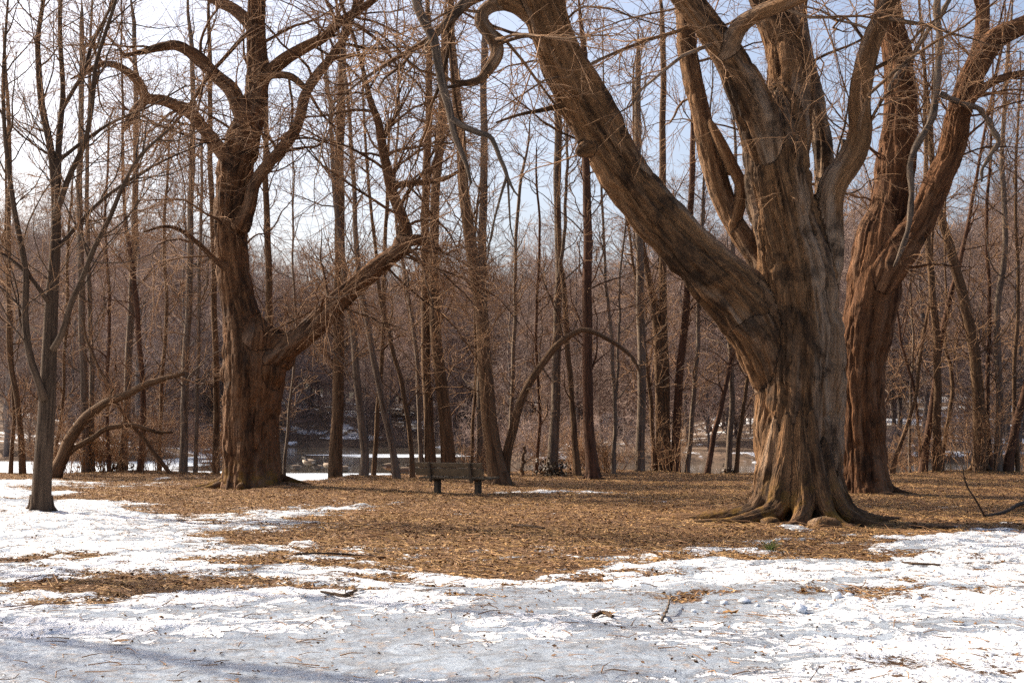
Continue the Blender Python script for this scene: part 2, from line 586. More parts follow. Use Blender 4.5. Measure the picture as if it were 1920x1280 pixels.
# ------------------------------------------------------------------ trees: growth and tubes
def spline(pts, n):
    """Catmull-Rom through pts (k,c) -> (n,c), evenly in chord length"""
    p = np.asarray(pts, float)
    if len(p) == 2:
        t = np.linspace(0, 1, n)[:, None]
        return p[0] * (1 - t) + p[1] * t
    q = np.vstack([2 * p[0] - p[1], p, 2 * p[-1] - p[-2]])
    ch = np.concatenate([[0], np.cumsum(np.linalg.norm(np.diff(p[:, :3], axis=0), axis=1))])
    u = np.linspace(0, ch[-1], n)
    k = np.clip(np.searchsorted(ch, u, side='right') - 1, 0, len(p) - 2)
    t = ((u - ch[k]) / np.maximum(ch[k + 1] - ch[k], 1e-9))[:, None]
    a, b, c, d = q[k], q[k + 1], q[k + 2], q[k + 3]
    return 0.5 * ((2 * b) + (-a + c) * t + (2 * a - 5 * b + 4 * c - d) * t * t + (-a + 3 * b - 3 * c + d) * t ** 3)


def unit(v):
    return v / np.maximum(np.linalg.norm(v, axis=-1, keepdims=True), 1e-9)


def tubes(P, R, sides, cap=False, twist=0.0):
    """P (N,K,3) R (N,K) -> verts, list of faces, bark coordinates"""
    P = np.asarray(P, float); R = np.asarray(R, float)
    n, k, _ = P.shape
    T = np.empty_like(P)
    T[:, 1:-1] = P[:, 2:] - P[:, :-2]
    T[:, 0] = P[:, 1] - P[:, 0]
    T[:, -1] = P[:, -1] - P[:, -2]
    T = unit(T)
    mean = unit(P[:, -1] - P[:, 0])
    ref = np.where(np.abs(mean[:, 2:3]) > 0.7, np.array([[1.0, 0.13, 0]]), np.array([[0, 0.1, 1.0]]))
    U = np.empty_like(P)
    cur = ref
    for i in range(k):
        cur = unit(cur - T[:, i] * np.sum(cur * T[:, i], 1, keepdims=True))
        U[:, i] = cur
    V = np.cross(T, U)
    th = np.arange(sides) * 2 * math.pi / sides
    c, s = np.cos(th), np.sin(th)
    ring = P[:, :, None, :] + R[:, :, None, None] * (U[:, :, None, :] * c[None, None, :, None] + V[:, :, None, :] * s[None, None, :, None])
    verts = ring.reshape(-1, 3)
    base = (np.arange(n)[:, None, None] * k + np.arange(k - 1)[None, :, None]) * sides
    a = base + np.arange(sides)[None, None, :]
    b = base + ((np.arange(sides) + 1) % sides)[None, None, :]
    faces = [np.stack([a, b, b + sides, a + sides], -1).reshape(-1, 4)]
    sl = np.concatenate([np.zeros((n, 1)), np.cumsum(np.linalg.norm(np.diff(P, axis=1), axis=2), axis=1)], 1)
    rm = R.max(1)
    bark = np.empty((n, k, sides, 3))
    bark[..., 0] = rm[:, None, None] * c
    bark[..., 1] = rm[:, None, None] * s
    bark[..., 2] = (sl * 0.13 + np.arange(n)[:, None] * 3.7)[:, :, None]
    if cap:
        tri = []
        o = np.arange(1, sides - 1)
        for e, flip in ((0, True), (k - 1, False)):
            st = (np.arange(n) * k + e) * sides
            f = np.stack([np.broadcast_to(st[:, None], (n, len(o))), st[:, None] + o, st[:, None] + o + 1], -1).reshape(-1, 3)
            tri.append(f[:, ::-1] if flip else f)
        faces.append(np.concatenate(tri))
    return verts, faces, bark.reshape(-1, 3)


class Geo:
    def __init__(self):
        self.v, self.q, self.t, self.b, self.n = [], [], [], [], 0
        self.qm, self.tm = [], []

    def add(self, v, faces, b=None, mi=0):
        self.v.append(v)
        self.b.append(b if b is not None else np.zeros((len(v), 3)))
        for f in faces:
            (self.q if f.shape[1] == 4 else self.t).append(f + self.n)
            (self.qm if f.shape[1] == 4 else self.tm).append(np.full(len(f), mi, dtype=np.int32))
        self.n += len(v)
        return self

    def tube(self, P, R, sides, cap=False, mi=0):
        if len(P):
            self.add(*tubes(P, R, sides, cap), mi)
        return self

    def mesh(self, name, mat, attrs=True):
        fs = []
        if self.q: fs.append(np.concatenate(self.q))
        if self.t: fs.append(np.concatenate(self.t))
        mats = mat if isinstance(mat, (list, tuple)) else [mat]
        me = mesh_np(name, np.concatenate(self.v), fs, mats[0], {"bark": np.concatenate(self.b)} if attrs else None)
        if len(mats) > 1:
            for m_ in mats[1:]:
                me.materials.append(m_)
            me.polygons.foreach_set("material_index", np.concatenate(self.qm + self.tm))
        return me


def grow(P, R, n, L, r0, K, ang=(35, 65), trop=0.1, wander=0.18, t0=0.1, t1=1.0, rr=0.6, rmin=0.004, bias=None, zmin=None, weight=None):
    """children on parents P (N,Kp,3), R (N,Kp); returns (n,K,3),(n,K)"""
    Np, Kp, _ = P.shape
    if Np == 0:
        return np.zeros((0, K, 3)), np.zeros((0, K))
    ln = np.linalg.norm(np.diff(P, axis=1), axis=2).sum(1)
    w = ln if weight is None else ln * weight
    par = rng.choice(Np, n, p=w / w.sum())
    t = t0 + (t1 - t0) * rng.random(n)
    u = t * (Kp - 1)
    i = np.minimum(u.astype(int), Kp - 2)
    fr = (u - i)[:, None]
    p0 = P[par, i] * (1 - fr) + P[par, i + 1] * fr
    rp = R[par, i] * (1 - fr[:, 0]) + R[par, i + 1] * fr[:, 0]
    tg = unit(P[par, i + 1] - P[par, i])
    if zmin is not None:
        ok = p0[:, 2] > zmin
        p0, rp, tg, t = p0[ok], rp[ok], tg[ok], t[ok]
        n = len(p0)
    rv = rng.normal(size=(n, 3))
    if bias is not None:
        rv = rv + np.asarray(bias)
    pp = unit(rv - tg * np.sum(rv * tg, 1, keepdims=True))
    a = np.radians(rng.uniform(ang[0], ang[1], n))[:, None]
    d = np.cos(a) * tg + np.sin(a) * pp
    ll = L * rng.uniform(0.45, 1.15, n) * (1.12 - 0.5 * t)
    st = (ll / (K - 1))[:, None]
    out = np.empty((n, K, 3))
    out[:, 0] = p0
    tr = np.array([0, 0, trop])
    for k in range(1, K):
        d = unit(d + wander * rng.normal(size=(n, 3)) + tr)
        out[:, k] = out[:, k - 1] + d * st
    rs = np.minimum(rp * rr, r0 * rng.uniform(0.6, 1.2, n))
    rs = np.maximum(rs, rmin)
    tap = np.linspace(1, 0.0, K)[None, :] ** 0.8
    rad = rmin * 0.7 + (rs[:, None] - rmin * 0.7) * tap
    return out, rad


def limb(pts, d, dd=0.0, n=40, wob=0.0, pw=1.0):
    """photo-traced limb: (px, py, width px) at depth d .. d+dd -> centreline (n,3), radius (n)"""
    m = len(pts)
    w = []
    for i, (px, py, wd) in enumerate(pts):
        di = d + dd * (i / (m - 1)) ** pw if m > 1 else d
        p = W(px, py, di)
        w.append([*p, wd * 0.5 * di / F])
    s = spline(w, n)
    if wob:
        ph = rng.random(3) * 10
        t = np.linspace(0, 1, n)
        off = np.stack([np.sin(t * 17 + ph[0]) + 0.6 * np.sin(t * 37 + ph[1]), np.sin(t * 15 + ph[2]), 0 * t], 1) * wob * smooth(0, 0.15, t)[:, None]
        s[:, :3] += off
    return s[:, :3], np.maximum(s[:, 3], 0.004)


def solid_tree(name, limbs, extra, voxel, mat, amp, pitch):
    """limbs: list of (centre, radius); tubes are united, then given furrowed bark along each limb"""
    geo = Geo()
    for c, r in limbs + extra:
        # every tube ends in a closed, rounded tip
        geo.tube(c[None], r[None], 20, cap=True)
    me0 = geo.mesh(name + "_tmp", None, attrs=False)
    tmp = bpy.data.objects.new("tmp", me0)
    col.objects.link(tmp)
    md = tmp.modifiers.new("r", 'REMESH')
    md.mode = 'VOXEL'
    md.voxel_size = voxel
    sm = tmp.modifiers.new("s", 'SMOOTH')
    sm.factor = 0.5
    sm.iterations = 7
    dg = bpy.context.evaluated_depsgraph_get()
    me = bpy.data.meshes.new_from_object(tmp.evaluated_get(dg))
    bpy.data.objects.remove(tmp)
    bpy.data.meshes.remove(me0)
    n = len(me.vertices)
    co = np.empty(n * 3, dtype=np.float32); me.vertices.foreach_get("co", co); co = co.reshape(-1, 3).astype(float)
    no = np.empty(n * 3, dtype=np.float32); me.vertex_normals.foreach_get("vector", no); no = no.reshape(-1, 3).astype(float)
    d1 = np.full(n, 1e9); d2 = np.full(n, 1e9)
    b1 = np.zeros((n, 3)); b2 = np.zeros((n, 3))
    rloc = np.zeros(n)
    for li, (c, r) in enumerate(limbs + extra):
        T = unit(np.gradient(c, axis=0))
        s = np.concatenate([[0], np.cumsum(np.linalg.norm(np.diff(c, axis=0), axis=1))])
        ref = np.array([1.0, 0.2, 0.1])
        Uv = unit(ref - T * (T @ ref)[:, None])
        Vv = np.cross(T, Uv)
        # only vertices near this limb
        lo, hi = c.min(0) - r.max() - 0.3, c.max(0) + r.max() + 0.3
        near = np.where(np.all((co > lo) & (co < hi), axis=1))[0]
        cn = co[near]
        best = np.full(len(near), 1e9)
        bark = np.zeros((len(near), 3))
        rl_ = np.zeros(len(near))
        rr = r[len(r) // 3]
        for a in range(0, len(c) - 1):
            A, Bp = c[a], c[a + 1]
            ab = Bp - A
            t = np.clip(((cn - A) @ ab) / max(ab @ ab, 1e-9), 0, 1)
            dv = cn - (A + t[:, None] * ab)
            rt = r[a] * (1 - t) + r[a + 1] * t
            dist = np.linalg.norm(dv, axis=1) - rt
            m = dist < best
            if not m.any():
                continue
            best[m] = dist[m]
            x = dv[m] @ Uv[a]; y = dv[m] @ Vv[a]
            h = np.maximum(np.hypot(x, y), 1e-6)
            bark[m, 0] = x / h * rr
            bark[m, 1] = y / h * rr
            bark[m, 2] = (s[a] + t[m] * (s[a + 1] - s[a])) * 0.13 + li * 5.3
            rl_[m] = rt[m]
        first = best < d1[near]
        f = near[first]
        d2[f] = d1[f]; b2[f] = b1[f]
        d1[f] = best[first]; b1[f] = bark[first]; rloc[f] = rl_[first]
        second = (~first) & (best < d2[near])
        f = near[second]
        d2[f] = best[second]; b2[f] = bark[second]
    amp_l = amp * smooth(0.03, 0.4, rloc)

    def relief(bk):
        q = fbm(bk / pitch, 2)
        ridge = np.clip(np.abs(q - 0.5) * 7.0, 0, 1.0) * 1.3 - 0.4
        big = fbm(np.column_stack([bk[:, 0], bk[:, 1], bk[:, 2] * 2.2]) / (pitch * 3.6), 2) - 0.5
        return amp_l * (ridge - 0.45) + amp_l * 2.2 * big
    w = 0.5 + 0.5 * np.clip((d2 - d1) / 0.14, 0, 1)          # the bark of two limbs blends where they meet
    bark = b1
    lump = fbm(co / 0.55, 3) - 0.5
    disp = w * relief(b1) + (1 - w) * relief(b2) + 0.16 * lump * smooth(0.08, 0.5, rloc)
    co = co + no * disp[:, None]
    me.vertices.foreach_set("co", co.astype(np.float32).ravel())
    me.attributes.new("bark", 'FLOAT_VECTOR', 'POINT').data.foreach_set("vector", bark.astype(np.float32).ravel())
    me.polygons.foreach_set("use_smooth", np.ones(len(me.polygons), dtype=bool))
    me.materials.clear()
    me.materials.append(mat)
    me.name = name
    me.update()
    return me


def resample(c, r, n):
    s = spline(np.column_stack([c, r]), n)
    return s[:, :3], s[:, 3]


def stack(limbs, n=24):
    P, R = [], []
    for c, r in limbs:
        a, b = resample(c, r, n)
        P.append(a); R.append(b)
    return np.array(P), np.array(R)


def root(px, py, pts_m, r0, r1, base):
    """surface root over ground; pts in metres relative to base"""
    w = []
    k = len(pts_m)
    for i, (dx, dy, h) in enumerate(pts_m):
        x, y = base[0] + dx, base[1] + dy
        f = i / (k - 1)
        w.append([x, y, float(gz(x, y)) + h, r0 * (1 - f) ** 1.2 + r1])
    s = spline(w, 14)
    return s[:, :3], np.maximum(s[:, 3], 0.02)


def flare(base, R, ang, length, k=1.0):
    """buttress running from inside the trunk out over the ground"""
    ca, sa = math.cos(ang), math.sin(ang)
    ph = rng.uniform(-0.35, 0.35)
    hs = rng.uniform(0.75, 1.2)
    k = k * rng.uniform(0.75, 1.1)
    w = []
    for dist, h, r in ((0.40 * R, 3.4 * R * hs, 0.04 * R), (0.52 * R, 2.0 * R * hs, 0.20 * R), (0.72 * R, 0.95 * R * hs, 0.28 * R), (1.04 * R, 0.24 * R, 0.25 * R),
                       (1.15 * R + length * 0.35, 0.01, 0.15 * R), (1.15 * R + length * 0.7, -0.02, 0.09 * R), (1.15 * R + length, -0.10, 0.05 * R)):
        a2 = ang + ph * max(0, dist - R) / R
        x, y = base[0] + dist * math.cos(a2), base[1] + dist * math.sin(a2)
        w.append([x, y, float(gz(x, y)) + h, r * k])
    s = spline(w, 22)
    return s[:, :3], np.maximum(s[:, 3], 0.02)


def burl(px, py, d, w, stretch=1.0):
    """rounded swelling on a limb"""
    c = W(px, py, d)
    r = 0.5 * w * d / F
    t = np.linspace(-1, 1, 11)
    P = c + np.outer(t, [0.1, 0, 1.0]) * r * stretch
    return P, np.maximum(r * np.sqrt(np.clip(1 - t * t, 0, 1)), 0.01)


def crown_mesh(name, P0, R0, mat, n1, n2, n3, n4=0, L=(4.0, 1.8, 0.8, 0.4), zmin=3.0, trop=(0.05, 0.03, 0.02), epi=0, epi_len=0.6, extra=None, r=(0.05, 0.02, 0.008), rmin=0.0035, wander=0.2, weight=None, bias=None, g=None, bark=None):
    g = g or Geo()
    P1, R1 = grow(P0, R0, n1, L[0], r[0], 10, (35, 70), trop[0], wander, 0.12, 1.0, 0.55, rmin * 2, zmin=zmin, weight=weight, bias=bias)
    if extra is not None:
        P1 = np.concatenate([P1, extra[0]]); R1 = np.concatenate([R1, extra[1]])
    P2, R2 = grow(P1, R1, n2, L[1], r[1], 7, (30, 65), trop[1], wander, 0.12, 1.0, 0.65, rmin * 1.4)
    P3, R3 = grow(P2, R2, n3, L[2], r[2], 4, (25, 60), trop[2], wander * 0.9, 0.1, 1.0, 0.8, rmin)
    g.tube(P1, R1, 6, mi=1 if bark else 0).tube(P2, R2, 4).tube(P3, R3, 3)
    if n4:
        P4, R4 = grow(P3, R3, n4, L[3], rmin * 1.3, 4, (25, 60), trop[2], wander, 0.2, 1.0, 0.9, rmin * 0.9)
        g.tube(P4, R4, 3)
    if epi:
        PE, RE = grow(P0, R0, epi, epi_len, 0.008, 6, (45, 90), 0.12, 0.28, 0.05, 0.95, 0.3, rmin, zmin=1.5)
        g.tube(PE, RE, 3)
        PF, RF = grow(PE, RE, epi, epi_len * 0.5, 0.005, 4, (30, 70), 0.05, 0.3, 0.2, 0.95, 0.8, rmin * 0.9)
        g.tube(PF, RF, 3)
    return g.mesh(name, [mat, bark] if bark else mat)


def place(root_obj, base):
    """move an Empty to the base of the tree while the parts keep their place"""
    root_obj.location = base
    for ch in root_obj.children:
        ch.location = (-base[0], -base[1], -base[2])


def extend_up(c, r, top_z, n=10, rend=0.03, lean=0.5):
    """carry a limb on upwards past its traced end"""
    d = unit(c[-1] - c[-4])
    p = c[-1].copy()
    st = max((top_z - p[2]) / n, 0.1)
    P, R = [c], [r]
    out = []
    for i in range(n):
        d = unit(d * (1 - 0.12) + np.array([0, 0, 0.12]) * lean + 0.05 * rng.normal(size=3))
        p = p + d * st / max(d[2], 0.35)
        out.append(p.copy())
    rr = r[-1] + (rend - r[-1]) * np.linspace(0.05, 1, n)
    return np.concatenate([c, np.array(out)]), np.concatenate([r, np.maximum(rr, 0.012)])


# ------------------------------------------------------------------ the big leaning tree in front
def front_tree():
    d = 25.2
    base = G(1500, 978); base[2] = 0
    trunk = limb([(1500, 1015, 185), (1498, 950, 172), (1496, 880, 162), (1496, 800, 158), (1500, 700, 158), (1502, 610, 150), (1492, 500, 138),
                  (1470, 400, 128), (1455, 320, 122), (1452, 240, 116), (1452, 200, 90), (1452, 175, 40)], d, 0.0, 44)
    L1 = limb([(1522, 830, 40), (1505, 750, 90), (1458, 660, 118), (1395, 575, 116), (1310, 488, 102), (1215, 385, 94), (1135, 268, 90), (1078, 160, 88), (1035, 60, 84), (1003, -40, 80), (955, -170, 66), (880, -300, 50), (800, -400, 36)], d + 0.12, -2.6, 48, 0.0, 2.2)
    CL = limb([(1450, 340, 40), (1435, 265, 76), (1405, 180, 70), (1375, 118, 60), (1345, 72, 54), (1305, 20, 48), (1262, -35, 44), (1215, -130, 38), (1190, -260, 30)], d - 0.2, -1.2, 26)
    CM = limb([(1362, 100, 40), (1385, 52, 34), (1422, 26, 32), (1475, 4, 30), (1540, -30, 26), (1600, -110, 20)], d - 0.8, -1.8, 18)
    CR = limb([(1460, 370, 50), (1470, 290, 92), (1480, 200, 90), (1482, 130, 82), (1465, 60, 76), (1440, 0, 72), (1420, -80, 64), (1410, -210, 52), (1420, -330, 36)], d, 0.8, 26)
    RS = limb([(1530, 600, 70), (1550, 490, 56), (1553, 400, 52), (1562, 345, 50), (1600, 290, 46), (1614, 242, 42), (1610, 195, 40), (1618, 137, 40), (1634, 78, 38), (1660, 15, 34), (1690, -70, 28), (1700, -200, 20)], d + 0.1, -0.6, 34)
    BK = limb([(1470, 560, 52), (1425, 490, 46), (1380, 425, 42), (1345, 340, 42), (1315, 220, 40), (1292, 117, 38), (1283, 20, 36), (1275, -80, 32), (1270, -220, 24)], d + 0.5, 1.6, 30)
    BS = limb([(1375, 425, 26), (1392, 360, 24), (1372, 310, 24), (1342, 248, 18), (1330, 225, 10)], d + 0.8, 0.2, 12)
    BR = limb([(1530, 520, 54), (1545, 420, 48), (1548, 320, 42), (1535, 220, 38), (1512, 120, 34), (1500, 40, 30), (1488, -80, 24), (1470, -200, 16)], d + 0.7, 1.4, 26)
    HK = limb([(1000, 30, 40), (965, 10, 30), (930, 8, 27), (906, 22, 26), (902, 42, 27), (918, 65, 27), (932, 90, 27), (928, 112, 25), (912, 135, 22), (900, 150, 18), (875, 155, 13), (845, 163, 9), (810, 158, 5)], d - 1.1, -0.5, 34)
    TL = limb([(985, -20, 34), (930, -18, 26), (880, 0, 24), (856, 24, 22), (834, 47, 18), (800, 78, 15), (760, 100, 12), (725, 120, 10), (660, 165, 7), (590, 230, 4)], d - 1.25, -1.2, 26)
    RB = limb([(1088, 184, 14), (1050, 198, 12), (1015, 207, 9), (975, 215, 6), (930, 230, 4)], d - 0.65, -0.5, 12)
    limbs = [trunk, L1, CL, CM, CR, RS, BK, BS, BR, HK, TL]
    extra = []
    b = base
    extra.append(limb([(1496, 850, 60), (1474, 725, 112), (1436, 632, 118), (1375, 555, 96), (1330, 508, 40)], d + 0.05, -0.1, 14))
    extra.append(limb([(1500, 790, 100), (1482, 660, 128), (1440, 590, 108), (1390, 545, 80), (1345, 515, 30)], d + 0.05, -0.1, 14))
    # broken-off spur on the underside of the leaning limb
    extra.append(limb([(1165, 250, 30), (1125, 268, 44), (1098, 280, 34), (1080, 288, 16)], d - 0.62, 0, 12))
    for ang, ln, k in ((195, 2.2, 1.0), (228, 1.5, 0.9), (262, 0.7, 0.8), (292, 0.9, 0.75), (325, 1.0, 0.9), (5, 1.7, 1.0), (50, 1.0, 0.9), (95, 0.9, 0.9), (150, 1.2, 0.9)):
        extra.append(flare(b, 0.80, math.radians(ang), ln, k))
    t = empty("old_tree", (0, 0, 0))
    tag(t, "huge tan barked old tree with a thick leaning left limb and several upright stems", "tree")
    trunk_o = obj("trunk", solid_tree("front_trunk", limbs, extra, 0.032, M['bark_front'], 0.062, 0.115), t)
    # twigs
    ups = []
    for c, r in (L1, CL, CM, CR, RS, BK, BR):
        ups.append(extend_up(c, r, c[-1][2] + 4.0))
    P0, R0 = stack(ups + [HK, TL, RB], 30)
    g = Geo()
    c, r = RB
    g.tube(c[None], r[None], 8, mi=1)
    for c, r in ups:
        g.tube(c[None, -12:], r[None, -12:], 8, mi=1)
    cm = crown_mesh("front_crown", P0, R0, M['twig'], 100, 800, 4400, 3000, (4.2, 1.9, 0.85, 0.4), zmin=4.2, trop=(-0.02, -0.01, 0.0), epi=520, epi_len=0.55, r=(0.036, 0.016, 0.007), g=g, bark=M['bark_front'])
    obj("crown", cm, t)
    # grey dead branch that hangs from the leaning limb's far end
    DB = limb([(900, -280, 30), (820, -200, 26), (778, -90, 22), (780, 0, 19), (795, 43, 18), (815, 76, 18), (823, 117, 17), (830, 164, 16), (842, 203, 15), (850, 250, 13), (862, 281, 11), (877, 312, 8), (885, 345, 5)], d - 2.3, 0.2, 40, 0.012)
    DB2 = limb([(846, 222, 13), (868, 236, 12), (892, 247, 12), (920, 258, 10), (932, 281, 9), (948, 324, 8), (960, 350, 5), (972, 368, 3)], d - 2.2, 0, 20, 0.008)
    DB3 = limb([(950, 330, 6), (938, 370, 5), (925, 420, 4), (915, 470, 3)], d - 2.2, 0, 10)
    DB4 = limb([(952, 332, 5), (955, 390, 4), (958, 430, 3), (970, 470, 2)], d - 2.2, 0, 10)
    g = Geo()
    for c, r in (DB, DB2, DB3, DB4):
        g.tube(c[None], r[None], 9, cap=True)
    Pd, Rd = stack([DB, DB2, DB3, DB4], 20)
    PE, RE = grow(Pd, Rd, 40, 0.6, 0.008, 6, (40, 80), -0.05, 0.25, 0.3, 1.0, 0.4, 0.003)
    g.tube(PE, RE, 4)
    db = obj("dead_branch", g.mesh("dead_branch", M['dead_wood']), t)
    db["label"] = "grey barkless dead branch hanging down from above"
    # knobs between the roots
    for px, py, w in ((1502, 984, 44), (1546, 990, 60), (1445, 986, 36)):
        p = G(px, py)
        bm_v = sphere_pts(0.5 * w * p[1] / F, 0.6, 21)
        bm_v[0][:, :] += np.array([p[0], p[1] + 0.1, float(ground_z(p[0], p[1])[0]) + 0.03])
        obj("root_knob", mesh_np("root_knob", bm_v[0], bm_v[1], M['bark_front'], {"bark": bm_v[0]}), trunk_o)
    place(t, base)
    for ch in trunk_o.children:
        ch.location = (0, 0, 0)
    return t


def sphere_pts(r, flat=1.0, seed=0, nu=14, nv=9, noise_amt=0.35):
    v = []
    for j in range(nv):
        ph = math.pi * j / (nv - 1)
        for i in range(nu):
            th = 2 * math.pi * i / nu
            v.append((math.sin(ph) * math.cos(th), math.sin(ph) * math.sin(th), math.cos(ph)))
    v = np.array(v)
    n = fbm(v * 1.6 + seed * 7.7, 3) - 0.5
    v = v * (1 + noise_amt * 2 * n)[:, None] * r
    v[:, 2] *= flat
    ii = np.arange(nu * nv).reshape(nv, nu)
    f = np.stack([ii[:-1], np.roll(ii[:-1], -1, 1), np.roll(ii[1:], -1, 1), ii[1:]], -1).reshape(-1, 4)
    return v, f[:, ::-1]


# ------------------------------------------------------------------ the reddish tree behind it
def second_tree():
    d = 35.5
    base = G(1625, 924); base[2] = 0
    TR = limb([(1622, 945, 105), (1620, 905, 92), (1618, 850, 84), (1614, 760, 82), (1616, 680, 84), (1628, 600, 92), (1640, 520, 98), (1648, 460, 96), (1656, 410, 70), (1660, 375, 30)], d, 0, 34)
    A = limb([(1642, 540, 50), (1652, 470, 82), (1668, 390, 74), (1677, 312, 70), (1685, 234, 64), (1689, 176, 58), (1686, 117, 54), (1677, 70, 50), (1666, 20, 46), (1655, -60, 40), (1650, -180, 28)], d, 0.6, 28)
    Bs = limb([(1640, 560, 40), (1668, 495, 70), (1715, 430, 56), (1752, 355, 50), (1786, 275, 46), (1795, 218, 46), (1815, 156, 46), (1838, 109, 44), (1866, 72, 40), (1925, 45, 34), (2000, 10, 26), (2080, -60, 18)], d - 0.3, -1.6, 30)
    Bu = limb([(1828, 125, 32), (1840, 70, 28), (1842, 0, 26), (1835, -90, 22), (1840, -200, 14)], d - 1.2, 0.3, 16)
    Br = limb([(1808, 205, 24), (1830, 178, 18), (1866, 152, 16), (1920, 138, 14), (1990, 140, 9)], d - 1.0, -1.0, 16)
    limbs = [TR, A, Bs, Bu, Br]
    extra = []
    for ang, ln, k in ((200, 1.0, 1.0), (245, 0.7, 0.9), (290, 0.6, 0.9), (335, 0.9, 1.0), (20, 0.9, 0.9), (100, 0.8, 0.9)):
        extra.append(flare(base, 0.57, math.radians(ang), ln, k))
    t = empty("old_tree")
    tag(t, "red brown old tree forking into two stems, standing just behind the huge leaning tree", "tree")
    obj("trunk", solid_tree("second_trunk", limbs, extra, 0.036, M['bark_red'], 0.058, 0.13), t)
    g = Geo()
    for pts, dd0 in (([(1764, -60, 18), (1760, 10, 18), (1760, 78, 18), (1755, 156, 18), (1752, 218, 18), (1722, 265, 17), (1705, 312, 16), (1709, 374, 15), (1708, 413, 14), (1689, 472, 12), (1676, 500, 8)], d - 1.8),
                    ([(1763, 176, 15), (1806, 195, 14), (1841, 210, 14), (1864, 242, 14), (1868, 268, 13), (1852, 300, 10), (1838, 340, 6)], d - 1.8),
                    ([(1790, -40, 14), (1779, 0, 13), (1748, 50, 12), (1709, 105, 11), (1673, 156, 8), (1664, 180, 5)], d - 1.5)):
        c, r = limb(pts, dd0, 0.0, 34, 0.03)
        r = r * 0.8 * (1 + 0.18 * np.sin(np.arange(34) * 1.7))
        g.tube(c[None], r[None], 8, cap=True)
    o = obj("dead_branch", g.mesh("grey_hanging_branches", M['dead_wood']), t)
    o["label"] = "grey crooked branches hanging in front of the red stems"
    ups = [extend_up(c, r, c[-1][2] + 4.5) for c, r in (A, Bs, Bu)]
    P0, R0 = stack(ups + [Br, TR], 28)
    obj("crown", crown_mesh("second_crown", P0, R0, M['twig'], 80, 520, 3000, 1500, (4.2, 1.9, 0.85, 0.45), zmin=4.5, trop=(0.0, 0.0, 0.0), epi=420, epi_len=0.6, rmin=0.004, r=(0.04, 0.018, 0.008), bark=M['bark_red']), t)
    place(t, base)
    return t


